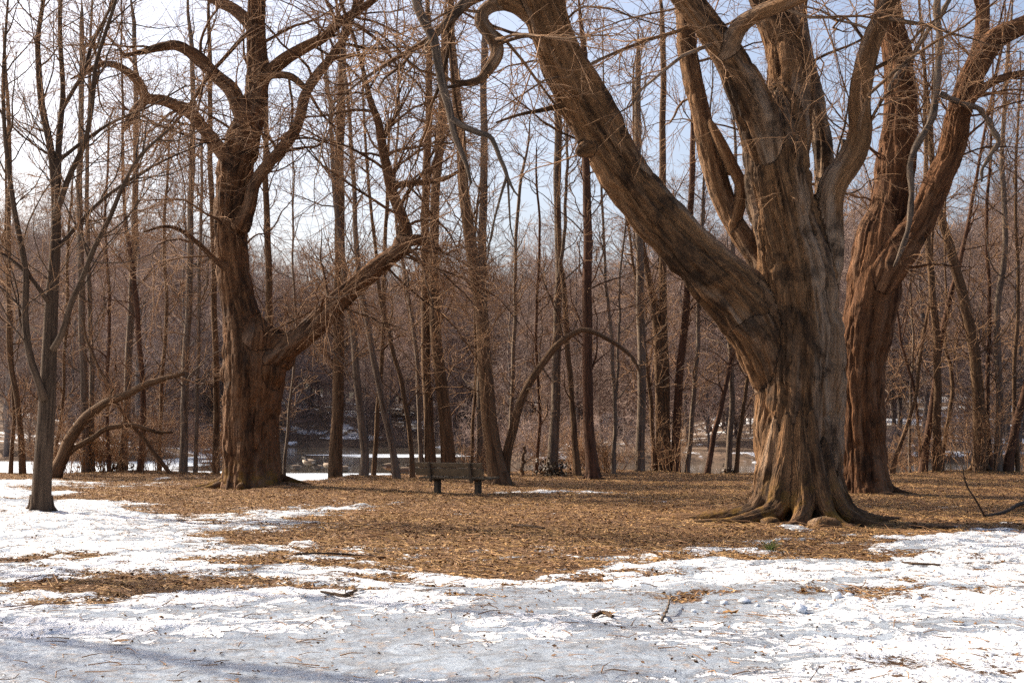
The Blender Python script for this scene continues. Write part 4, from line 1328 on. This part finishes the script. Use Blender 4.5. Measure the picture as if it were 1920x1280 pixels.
# ------------------------------------------------------------------ far wood
def far_proto(h, seed, wide=1.0, low=0.22):
    n = 12
    t = np.linspace(0, 1, n)
    x = np.cumsum(rng.normal(0, 0.10, n)) * h / 16
    y = np.cumsum(rng.normal(0, 0.10, n)) * h / 16
    P = np.stack([x - x[0], y - y[0], t * h - 0.4], 1)[None]
    R = (0.17 * (1 - t) ** 0.8 + 0.015)[None] * h / 16
    if rng.random() < 0.6:
        k = int(rng.integers(2, 5))
        c, r = P[0, k:k + 1], R[0, k]
        q = np.zeros((n, 3)); q[0] = P[0, k]
        d = unit(np.array([rng.normal(), rng.normal(), 2.0]))
        for i in range(1, n):
            d = unit(d + 0.08 * rng.normal(size=3) + np.array([0, 0, 0.08]))
            q[i] = q[i - 1] + d * h * 0.65 / n
        P = np.concatenate([P, q[None]])
        R = np.concatenate([R, (np.linspace(1, 0.1, n) * r * 0.8)[None]])
    g = Geo().tube(P, R, 7)
    c = Geo()
    P1, R1 = grow(P, R, 46, h * 0.30 * wide, 0.05, 7, (35, 75), 0.09, 0.18, low, 1.0, 0.5, 0.014)
    P2, R2 = grow(P1, R1, 420, h * 0.13 * wide, 0.02, 5, (30, 65), 0.04, 0.2, 0.15, 1.0, 0.7, 0.010)
    P3, R3 = grow(P2, R2, 3600, h * 0.07, 0.012, 3, (25, 65), 0.02, 0.2, 0.1, 1.0, 0.8, 0.0075)
    c.tube(P1, R1, 4).tube(P2, R2, 3).tube(P3, R3, 3)
    o = empty("far_tree")
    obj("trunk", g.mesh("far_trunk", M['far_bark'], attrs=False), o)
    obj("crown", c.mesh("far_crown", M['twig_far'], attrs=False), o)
    return o


protos = [far_proto(h, i, w, lo) for i, (h, w, lo) in enumerate([(17, 1.0, .2), (15, 1.1, .15), (19, 0.9, .25), (13, 1.2, .1), (16, 1.0, .12), (11, 1.3, .05), (18, 1.0, .3), (9, 1.4, .03)])]
used = [False] * len(protos)
pts = []
tries = 0
while len(pts) < 285 and tries < 20000:
    tries += 1
    y = 92 + 130 * rng.random() ** 1.25
    x = rng.uniform(-0.40, 0.40) * y
    ld = float(land(np.array([x]), np.array([y]))[0])
    if ld < 1.0:
        continue
    if any((x - a) ** 2 + (y - b) ** 2 < 2.6 ** 2 for a, b in pts):
        continue
    pts.append((x, y))
for k, (x, y) in enumerate(pts):
    front = y < 112
    kk = int(rng.choice([3, 5, 7, 1, 4])) if front and rng.random() < 0.6 else int(rng.integers(0, len(protos)))
    zz = float(far_z(np.array([x]), np.array([y]))[0])
    s = rng.uniform(0.85, 1.25)
    if not used[kk]:
        o = protos[kk]; o.location = (x, y, zz); o.rotation_euler = (0, 0, rng.uniform(0, 6.28)); used[kk] = True
    else:
        o = copy_tree(protos[kk], (x, y, zz), rng.uniform(0, 6.28), (s, s, s * rng.uniform(0.9, 1.1)))
    shape = ["middling", "rounded", "tall slim", "bushy low", "leaning topped", "short spreading", "high crowned", "stunted wide"][kk]
    where = "on the near point across the water" if x > -0.03 * y else ("behind the leaning arched trunk" if x < -0.21 * y else "beyond the open water")
    tag(o, shape + " bare tree of the far brown wood " + where, "tree", "trees of the wood beyond the pond")
for kk, o in enumerate(protos):
    if not used[kk]:
        for ch in list(o.children):
            bpy.data.objects.remove(ch)
        bpy.data.objects.remove(o)

# the wood farther back reads as one brown mass: trees instanced on points, one object
npt = 620
yq = rng.uniform(175, 330, npt)
xq = rng.uniform(-0.42, 0.42, npt) * yq
okq = land(xq, yq) > 3
xq, yq = xq[okq], yq[okq]
wood_pts = np.column_stack([xq, yq, far_z(xq, yq)])
gfar = Geo()
hh_ = 15.0
tt_ = np.linspace(0, 1, 10)
Pt = np.stack([np.cumsum(rng.normal(0, 0.12, 10)), np.cumsum(rng.normal(0, 0.12, 10)), tt_ * hh_ - 0.4], 1)[None]
Rt = (0.17 * (1 - tt_) ** 0.8 + 0.015)[None]
P1, R1 = grow(Pt, Rt, 50, 5.0, 0.05, 6, (35, 75), 0.09, 0.18, 0.12, 1.0, 0.5, 0.016)
P2, R2 = grow(P1, R1, 420, 2.1, 0.02, 4, (30, 65), 0.04, 0.2, 0.15, 1.0, 0.7, 0.013)
P3, R3 = grow(P2, R2, 2600, 1.1, 0.013, 3, (25, 65), 0.02, 0.2, 0.1, 1.0, 0.8, 0.011)
gfar.tube(Pt, Rt, 6).tube(P1, R1, 3).tube(P2, R2, 3).tube(P3, R3, 3)
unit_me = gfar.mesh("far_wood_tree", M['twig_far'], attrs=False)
unit_ob = bpy.data.objects.new("far_wood_tree", unit_me)        # only a source for the instances, not linked to the scene
wood_me = bpy.data.meshes.new("far_wood")
wood_me.from_pydata([tuple(q_) for q_ in wood_pts], [], [])
wood = tag(obj("far_wood", wood_me), "distant bare wood rising as a brown haze of twigs behind the pond", "wood", kind="stuff")
ng = bpy.data.node_groups.new("far_wood_scatter", 'GeometryNodeTree')
ng.interface.new_socket("Geometry", in_out='INPUT', socket_type='NodeSocketGeometry')
ng.interface.new_socket("Geometry", in_out='OUTPUT', socket_type='NodeSocketGeometry')
gi = ng.nodes.new("NodeGroupInput"); go = ng.nodes.new("NodeGroupOutput")
io = ng.nodes.new("GeometryNodeInstanceOnPoints")
oi_ = ng.nodes.new("GeometryNodeObjectInfo"); oi_.inputs["Object"].default_value = unit_ob
rv_ = ng.nodes.new("FunctionNodeRandomValue"); rv_.data_type = 'FLOAT_VECTOR'
rv_.inputs[0].default_value = (0, 0, 0); rv_.inputs[1].default_value = (0.06, 0.06, 6.28)
rs_ = ng.nodes.new("FunctionNodeRandomValue"); rs_.data_type = 'FLOAT'
rs_.inputs[2].default_value = 0.9; rs_.inputs[3].default_value = 1.5; rs_.inputs["Seed"].default_value = 5
ng.links.new(gi.outputs[0], io.inputs["Points"])
ng.links.new(oi_.outputs["Geometry"], io.inputs["Instance"])
ng.links.new(rv_.outputs[0], io.inputs["Rotation"])
ng.links.new(rs_.outputs[1], io.inputs["Scale"])
ng.links.new(io.outputs[0], go.inputs[0])
wood.modifiers.new("scatter", 'NODES').node_group = ng

# shrubs along the far shore
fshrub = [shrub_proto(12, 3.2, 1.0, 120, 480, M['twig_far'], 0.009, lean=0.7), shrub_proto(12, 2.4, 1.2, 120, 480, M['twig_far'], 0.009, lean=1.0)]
first = [True, True]
cnt = 0
tries = 0
while cnt < 90 and tries < 20000:
    tries += 1
    y = rng.uniform(86, 175)
    x = rng.uniform(-0.39, 0.39) * y
    ld = float(land(np.array([x]), np.array([y]))[0])
    if not (-0.2 < ld < 5):
        continue
    cnt += 1
    k2 = cnt % 2
    zz = max(float(far_z(np.array([x]), np.array([y]))[0]), WATER_Z - 0.1)
    s = rng.uniform(0.7, 1.4)
    if first[k2]:
        o = fshrub[k2]; o.location = (x, y, zz); first[k2] = False
    else:
        o = copy_tree(fshrub[k2], (x, y, zz), rng.uniform(0, 6.28), (s, s, s))
    tag(o, ["low sprawling", "upright arching"][k2] + " bare shrub on the far shore " + ("of the near point" if x > -0.03 * y else ("behind the leaning arched trunk" if x < -0.21 * y else "beyond the open water")), "shrub", "shrubs along the far shore")


# ------------------------------------------------------------------ bench
def box(cx, cy, cz, sx, sy, sz, bev=0.006, rx=0.0):
    import bmesh
    bm = bmesh.new()
    bmesh.ops.create_cube(bm, size=1.0)
    bmesh.ops.scale(bm, vec=(sx, sy, sz), verts=bm.verts)
    bmesh.ops.bevel(bm, geom=list(bm.edges), offset=bev, segments=1, affect='EDGES')
    if rx:
        from mathutils import Matrix
        bmesh.ops.rotate(bm, verts=bm.verts, cent=(0, 0, 0), matrix=Matrix.Rotation(rx, 3, 'X'))
    bmesh.ops.translate(bm, verts=bm.verts, vec=(cx, cy, cz))
    me = bpy.data.meshes.new("board")
    bm.to_mesh(me)
    bm.free()
    return me


def part(name, me, mat, parent):
    me.materials.append(mat)
    return obj(name, me, parent)


pb = G(858, 925)
bench = empty("park_bench", (pb[0], pb[1], float(ground_z(pb[0], pb[1])[0])), math.radians(-33))
tag(bench, "weathered wooden park bench seen from behind, facing the pond", "bench")
tilt = math.radians(12)           # backrest leans towards the viewer
part("backrest_board", box(-0.06, -0.335, 0.745, 2.06, 0.04, 0.115, rx=tilt), M['bench'], bench)
part("backrest_board", box(-0.06, -0.290, 0.570, 2.06, 0.04, 0.19, rx=tilt), M['bench'], bench)
for k, y in enumerate((-0.15, 0.02, 0.19)):
    part("seat_board", box(0.02, y, 0.412 + 0.012 * k, 2.12, 0.155, 0.045), M['bench'], bench)
for x in (-0.62, 0.62):
    part("upright", box(x, -0.335, 0.56, 0.075, 0.045, 0.50, rx=tilt), M['bench_dark'], bench)
    part("seat_bearer", box(x, 0.0, 0.375, 0.07, 0.50, 0.05), M['bench_dark'], bench)
    part("leg", box(x, 0.0, 0.13, 0.12, 0.16, 0.46), M['bench_dark'], bench)
v, f = leaf_mesh(np.stack([rng.uniform(-1, 1, 60), rng.uniform(-0.2, 0.25, 60), np.full(60, 0.46)], 1), 0.06)
lo = obj("leaf_scatter", mesh_np("bench_leaves", v, f, M['leaf'], shade=False), None)
lo.location = bench.location; lo.rotation_euler = bench.rotation_euler
tag(lo, "dry leaves lying on the seat of the park bench", "leaves", kind="stuff")


# ------------------------------------------------------------------ geese
def goose_mesh(pose):
    g = Geo()

    def chain(pts, radii, sides=14, n=14):
        s = spline(np.column_stack([np.array(pts), np.array(radii)]), n)
        g.tube(s[None, :, :3], np.maximum(s[None, :, 3], 0.004), sides, cap=True)
    up = 0.30 if pose != 'sit' else 0.13
    chain([(-0.40, 0, up + 0.08), (-0.30, 0, up + 0.05), (-0.12, 0, up + 0.02), (0.08, 0, up + 0.01), (0.22, 0, up + 0.06), (0.29, 0, up + 0.10)], [0.015, 0.065, 0.13, 0.145, 0.105, 0.045])
    if pose == 'stand':
        neck = [(0.22, 0, up + 0.07), (0.30, 0, up + 0.18), (0.30, 0, up + 0.33), (0.31, 0, up + 0.45)]
        head = [(0.29, 0, up + 0.46), (0.345, 0, up + 0.47), (0.39, 0, up + 0.455)]
        bill = [(0.38, 0, up + 0.455), (0.45, 0, up + 0.44)]
    elif pose == 'preen':
        neck = [(0.22, 0, up + 0.07), (0.31, 0.02, up + 0.16), (0.27, 0.07, up + 0.22), (0.14, 0.10, up + 0.18)]
        head = [(0.15, 0.10, up + 0.185), (0.10, 0.105, up + 0.17), (0.06, 0.105, up + 0.15)]
        bill = [(0.07, 0.105, up + 0.15), (0.01, 0.105, up + 0.12)]
    else:
        neck = [(0.20, 0, up + 0.06), (0.27, 0, up + 0.15), (0.22, 0.03, up + 0.21), (0.14, 0.05, up + 0.20)]
        head = [(0.15, 0.05, up + 0.205), (0.10, 0.06, up + 0.20), (0.05, 0.06, up + 0.185)]
        bill = [(0.06, 0.06, up + 0.185), (0.0, 0.06, up + 0.165)]
    chain(neck, [0.075, 0.042, 0.032, 0.034])
    chain(head, [0.030, 0.042, 0.024], 12, 8)
    chain(bill, [0.020, 0.009], 8, 5)
    if pose != 'sit':
        for s in (-1, 1):
            chain([(0.0, 0.06 * s, up - 0.05), (-0.02, 0.06 * s, up - 0.16), (0.0, 0.06 * s, 0.02)], [0.035, 0.014, 0.011], 8, 8)
            chain([(-0.02, 0.06 * s, 0.012), (0.04, 0.06 * s, 0.012), (0.08, 0.06 * s, 0.010)], [0.012, 0.022, 0.012], 8, 6)
    me0 = g.mesh("goose_tmp", None, attrs=False)
    tmp = bpy.data.objects.new("tmp", me0)
    col.objects.link(tmp)
    md = tmp.modifiers.new("r", 'REMESH'); md.mode = 'VOXEL'; md.voxel_size = 0.013
    sm = tmp.modifiers.new("s", 'SMOOTH'); sm.factor = 0.5; sm.iterations = 3
    me = bpy.data.meshes.new_from_object(tmp.evaluated_get(bpy.context.evaluated_depsgraph_get()))
    bpy.data.objects.remove(tmp)
    n = len(me.vertices)
    co = np.empty(n * 3, dtype=np.float32); me.vertices.foreach_get("co", co); co = co.reshape(-1, 3)
    # plumage by body region
    colr = np.tile(np.array([0.20, 0.135, 0.085]), (n, 1))
    under = co[:, 2] < up - 0.03
    colr[under] = (0.50, 0.43, 0.35)
    colr[(co[:, 0] > 0.16) & (co[:, 2] < up + 0.10)] = (0.55, 0.48, 0.40)
    colr[(co[:, 0] < -0.28)] = (0.05, 0.045, 0.04)
    colr[(co[:, 0] < -0.22) & (co[:, 2] < up + 0.03)] = (0.75, 0.72, 0.68)
    nk = np.array(neck)
    dn = np.min(np.linalg.norm(co[:, None, :] - spline(nk, 20)[None], axis=2), axis=1)
    hd = np.min(np.linalg.norm(co[:, None, :] - spline(np.array(head + bill), 12)[None], axis=2), axis=1)
    blk = ((dn < 0.055) & (np.linalg.norm(co - nk[0], axis=1) > 0.10)) | (hd < 0.055)
    colr[blk] = (0.018, 0.016, 0.015)
    hc = np.array(head[1])
    cheek = (np.linalg.norm(co - (hc + np.array([-0.01, 0, -0.02])), axis=1) < 0.040) & (np.abs(co[:, 1] - hc[1]) > 0.018)
    colr[cheek] = (0.75, 0.73, 0.70)
    colr[co[:, 2] < up - 0.13] = (0.03, 0.028, 0.025) if pose != 'sit' else (0.5, 0.43, 0.35)
    me.attributes.new("plumage", 'FLOAT_VECTOR', 'POINT').data.foreach_set("vector", colr.astype(np.float32).ravel())
    me.polygons.foreach_set("use_smooth", np.ones(len(me.polygons), dtype=bool))
    me.materials.clear(); me.materials.append(M['goose'])
    me.name = "goose_" + pose
    return me


m, nt, b = new_mat("goose_plumage")
pa = N(nt, "ShaderNodeAttribute", attribute_name="plumage")
geo_ = N(nt, "ShaderNodeNewGeometry")
nn = noise(nt, geo_.outputs["Position"], 30, 3)
nt.links.new(mixc(nt, math2(nt, 'MULTIPLY', nn, 0.35), pa.outputs["Color"], (0.30, 0.24, 0.18)), b.inputs["Base Color"])
b.inputs["Roughness"].default_value = 0.8
M['goose'] = m
GM = {k: goose_mesh(k) for k in ('stand', 'preen', 'sit')}
for px, py, pose, a, s, lb, onland in [
        (579, 881, 'preen', 2.6, 1.25, "goose preening with its neck curled back, standing on pond ice near the bank gap", False),
        (556, 881, 'sit', 0.4, 0.95, "pale goose resting on the ice left of the preening goose", False),
        (596, 881, 'sit', 2.9, 0.95, "pale goose resting on the ice right of the preening goose", False),
        (613, 883, 'stand', 2.2, 0.9, "goose half hidden behind the stout straight trunk on the ice", False),
        (646, 884, 'sit', 0.2, 1.0, "dark goose lying on ice right of the stout straight trunk", False),
        (733, 893, 'preen', 0.5, 1.0, "goose standing hunched on the snowy shore left of the left leaning trunk", True),
        (757, 894, 'sit', 0.2, 1.0, "goose sitting on the snowy shore beside the bench's left end", True)]:
    if onland:
        pt = W(px, py, 50.3)
        zz = float(ground_z(pt[0], pt[1])[0])
    else:
        r_ = ray(px, py)
        tt = (WATER_Z - CAM_H) / r_[2]
        pt = np.array([0, 0, CAM_H]) + r_ * tt
        zz = WATER_Z + 0.003
    o = obj("goose", GM[pose], None, (pt[0], pt[1], zz))
    o.rotation_euler = (0, 0, a); o.scale = (s, s, s)
    tag(o, lb, "goose", "geese by the pond")


# ------------------------------------------------------------------ litter, twigs, small things on the ground
def scatter(n, y0, y1, want_snow, power=1.0):
    out = []
    tot = 0
    while tot < n:
        y = y0 + (y1 - y0) * rng.random(n * 2) ** power
        x = rng.uniform(-0.40, 0.40, n * 2) * y
        s = snow_at(x, y)
        ok = (s > 0.62) if want_snow else (s < 0.50)
        ok &= y < bank_edge(x) + 0.6
        out.append(np.stack([x, y], 1)[ok])
        tot += ok.sum()
    q = np.concatenate(out)[:n]
    return np.column_stack([q, ground_z(q[:, 0], q[:, 1])])


q = scatter(95000, 11, 52, False, 0.85)
q[:, 2] += 0.010
v, f = leaf_mesh(q, 0.055)
tag(obj("leaf_litter", mesh_np("leaf_litter", v, f, M['leaf'], shade=False)), "dry brown leaves carpeting the ground under the trees", "leaves", kind="stuff")


def sticks(q, L, w, lift=0.25):
    n = len(q)
    a = rng.random(n) * 6.283
    l = L * rng.uniform(0.4, 1.3, n)
    el = np.abs(rng.normal(0, lift, n))
    P = np.zeros((n, 3, 3))
    dv = np.stack([np.cos(a) * np.cos(el), np.sin(a) * np.cos(el), np.sin(el)], 1)
    P[:, 0] = q
    P[:, 1] = q + dv * (l * 0.5)[:, None] + rng.normal(0, 0.08, (n, 3)) * l[:, None] * np.array([1, 1, 0.5])
    P[:, 2] = q + dv * l[:, None] * np.array([1, 1, 0.6])
    R = np.tile(np.array([1, 0.8, 0.4]), (n, 1)) * (w * rng.uniform(0.6, 1.4, n))[:, None]
    return P, R


q = scatter(22000, 11, 52, False, 0.9); q[:, 2] += 0.012
Ps_, Rs_ = sticks(q, 0.22, 0.0035)
g = Geo().tube(Ps_[:, ::2], Rs_[:, ::2], 3)
tag(obj("straw_litter", g.mesh("straw_litter", M['straw'], attrs=False)), "dry straw and leaf stalks lying over the brown litter", "straw", kind="stuff")
q = scatter(2600, 11, 48, False, 0.8); q[:, 2] += 0.015
g = Geo().tube(*sticks(q, 0.55, 0.006, 0.12), 4)
q = scatter(700, 8.5, 30, True, 0.8); q[:, 2] += 0.012
g.tube(*sticks(q, 0.22, 0.0035, 0.15), 4)
tag(obj("twig_litter", g.mesh("twig_litter", M['twig'], attrs=False)), "small fallen twigs strewn over litter and snow", "twigs", kind="stuff")
q = scatter(2200, 8.5, 34, True, 0.8); q[:, 2] += 0.008
v, f = leaf_mesh(q, 0.036)
tag(obj("leaf_crumbs", mesh_np("leaf_crumbs", v, f, M['leaf_crumb'], shade=False)), "crumbs of dry leaf scattered over the foreground snow", "leaves", kind="stuff")


def big_leaf(px, py, size, rot, label):
    p = G(px, py)
    L = size
    pts_ = []
    for k in range(15):
        a = math.pi * 2 * k / 15
        rr = L * (0.5 + (0.16 if k % 2 else -0.10)) * (1.0 + 0.35 * math.cos(a))
        pts_.append((rr * math.cos(a), rr * math.sin(a) * 0.75, 0.0))
    pts_ = np.array([(0, 0, 0.02)] + pts_)
    pts_[1:, 2] = 0.012 + 0.30 * np.abs(pts_[1:, 1]) + 0.12 * np.abs(pts_[1:, 0]) + rng.normal(0, 0.006, 15)
    f = np.array([(0, 1 + k, 1 + (k + 1) % 15) for k in range(15)])
    o = obj("fallen_leaf", mesh_np("fallen_leaf", pts_, f, M['leaf'], shade=False), None, (p[0], p[1], float(ground_z(p[0], p[1])[0]) + 0.004))
    o.rotation_euler = (0, 0, rot)
    tag(o, label, "leaf", "single fallen leaves on the snow")


for px, py, s, r_, lb in [(221, 1208, 0.12, 0.3, "curled brown leaf alone on the blue white snow"),
                          (1140, 1161, 0.13, 1.0, "brown leaf on the ice beside the row of small ice chunks"),
                          (1800, 1174, 0.10, 2.0, "dark brown leaf on the bright snow right of the ice chunks"),
                          (990, 1172, 0.07, 0.5, "small brown leaf on grey ice left of the ice chunks"),
                          (1365, 1148, 0.14, 0.1, "wide brown leaf lying among the small ice chunks"),
                          (310, 985, 0.10, 0.8, "orange brown leaf on snow right of the young tree's foot")]:
    big_leaf(px, py, s, r_, lb)


def fallen_branch(pts, mat, label, name="fallen_branch", tw=5):
    w = []
    for px, py, wd, h in pts:
        p = G(px, py)
        w.append([p[0], p[1], float(ground_z(p[0], p[1])[0]) + h, wd * 0.5 * p[1] / F])
    s = spline(w, 16)
    c, r = s[:, :3], np.maximum(s[:, 3], 0.003)
    c[:, :2] += rng.normal(0, 0.008, (16, 2))
    g = Geo().tube(c[None], r[None], 7, cap=True)
    if tw:
        PE, RE = grow(c[None], r[None], tw, 0.4, 0.006, 5, (30, 60), 0.02, 0.2, 0.2, 1.0, 0.6, 0.003)
        PE[:, :, 2] = np.maximum(PE[:, :, 2], c[:, 2].min())
        g.tube(PE, RE, 4)
    tag(obj(name, g.mesh(name, mat)), label, "branch", "fallen branches and sticks")


fallen_branch([(600, 1128, 4, .02), (625, 1133, 6, .03), (650, 1135, 7, .03), (668, 1131, 5, .05)], M['bark_small'], "short dark stick lying on the snow below the brown litter")
fallen_branch([(550, 1052, 4, .02), (600, 1048, 4, .03), (650, 1043, 4, .03), (720, 1045, 3, .02)], M['bark_small'], "long thin branch on the litter edge right of the snow patches")
fallen_branch([(1845, 966, 7, .03), (1880, 960, 7, .06), (1925, 948, 8, .10), (1990, 935, 8, .1)], M['bark_small'], "dark fallen branch lying right of the leaning stick")
fallen_branch([(960, 984, 5, .02), (990, 986, 6, .03), (1020, 988, 5, .03)], M['bark_small'], "stick lying on the open litter right of the bench")
fallen_branch([(1710, 985, 6, .03), (1745, 988, 8, .04), (1790, 990, 5, .03)], M['bark_small'], "rotten stick lying in the shadow of the huge leaning tree", tw=2)
fallen_branch([(1690, 1052, 3, .02), (1720, 1056, 5, .02), (1765, 1058, 3, .02)], M['bark_small'], "dark stick on snow right of the huge leaning tree", tw=2)
fallen_branch([(1240, 1168, 6, .02), (1250, 1150, 5, .05), (1258, 1130, 3, .10)], M['dead_wood'], "pale upright splinter of wood frozen in the ice", tw=1)
fallen_branch([(1110, 1163, 8, .02), (1130, 1160, 8, .03), (1150, 1166, 6, .02)], M['bark_small'], "dark bark scrap frozen in ice left of the upright splinter", tw=0)
# the leaning stick standing in the litter
pb_ = G(1846, 966)
c = np.array([W(1846, 967, pb_[1]), W(1830, 938, pb_[1]), W(1815, 915, pb_[1] + .1), W(1808, 895, pb_[1] + .1), W(1804, 868, pb_[1] + .1)])
s = spline(np.column_stack([c, [0.022, 0.02, 0.017, 0.014, 0.006]]), 14)
g = Geo().tube(s[None, :, :3], s[None, :, 3], 7, cap=True)
PE, RE = grow(s[None, :, :3], s[None, :, 3], 5, 0.35, 0.008, 5, (30, 60), 0.1, 0.2, 0.5, 1.0, 0.6, 0.003)
g.tube(PE, RE, 4)
tag(obj("leaning_stick", g.mesh("leaning_stick", M['bark_small'])), "thin dead stick standing up leaning left out of the litter", "branch", "fallen branches and sticks")

# small ice chunks in a row
first_me = [mesh_np("ice_chunk", *sphere_pts(1.0, 0.7, 40 + k, 10, 7, 0.5), M['snow_lump'], shade=False) for k in range(3)]
for k, (px, py, w) in enumerate([(1500, 1140, 26), (1322, 1124, 12), (1358, 1124, 14), (1395, 1124, 22), (1440, 1122, 12), (1484, 1130, 14), (1505, 1137, 20), (1530, 1132, 14), (1570, 1120, 18), (1592, 1118, 14), (1720, 1125, 16), (1555, 1134, 14),
                                 (1610, 1128, 9), (1465, 1136, 10), (1345, 1142, 10), (1240, 1150, 10), (1300, 1140, 9), (1640, 1124, 9), (1420, 1130, 9)]):
    p = G(px, py)
    r_ = 0.5 * w * p[1] / F
    o = obj("ice_chunk", first_me[k % 3], None, (p[0], p[1], float(ground_z(p[0], p[1])[0]) + r_ * 0.35))
    o.scale = (r_, r_, r_ * rng.uniform(0.6, 1.1)); o.rotation_euler = (0, 0, rng.uniform(0, 6))
    tag(o, ("largest broken ice chunk on the grey icy path" if w == 26 else "fist sized broken ice chunk on the grey icy path" if w > 13 else "tiny broken ice chunk on the grey icy path"), "ice chunk", "broken ice chunks on the icy path")

# green grass tuft in front of the huge tree
p = G(1445, 1026)
n = 46
a = rng.random(n) * 6.283
P = np.zeros((n, 4, 3))
P[:, 0] = np.stack([rng.normal(0, .03, n), rng.normal(0, .03, n), np.zeros(n)], 1)
dv = unit(np.stack([np.cos(a) * .5, np.sin(a) * .5, np.ones(n)], 1))
hh = rng.uniform(0.10, 0.22, n)
for k in range(1, 4):
    dv = unit(dv + 0.12 * rng.normal(size=(n, 3)) - np.array([0, 0, 0.12]))
    P[:, k] = P[:, k - 1] + dv * (hh / 3)[:, None]
g = Geo().tube(P, np.tile(np.array([1, .8, .6, .15]), (n, 1)) * 0.004, 3)
o = obj("grass_tuft", g.mesh("grass_tuft", M['grass'], attrs=False), None, (p[0], p[1], float(ground_z(p[0], p[1])[0])))
tag(o, "small tuft of green grass in front of the huge leaning tree", "grass")
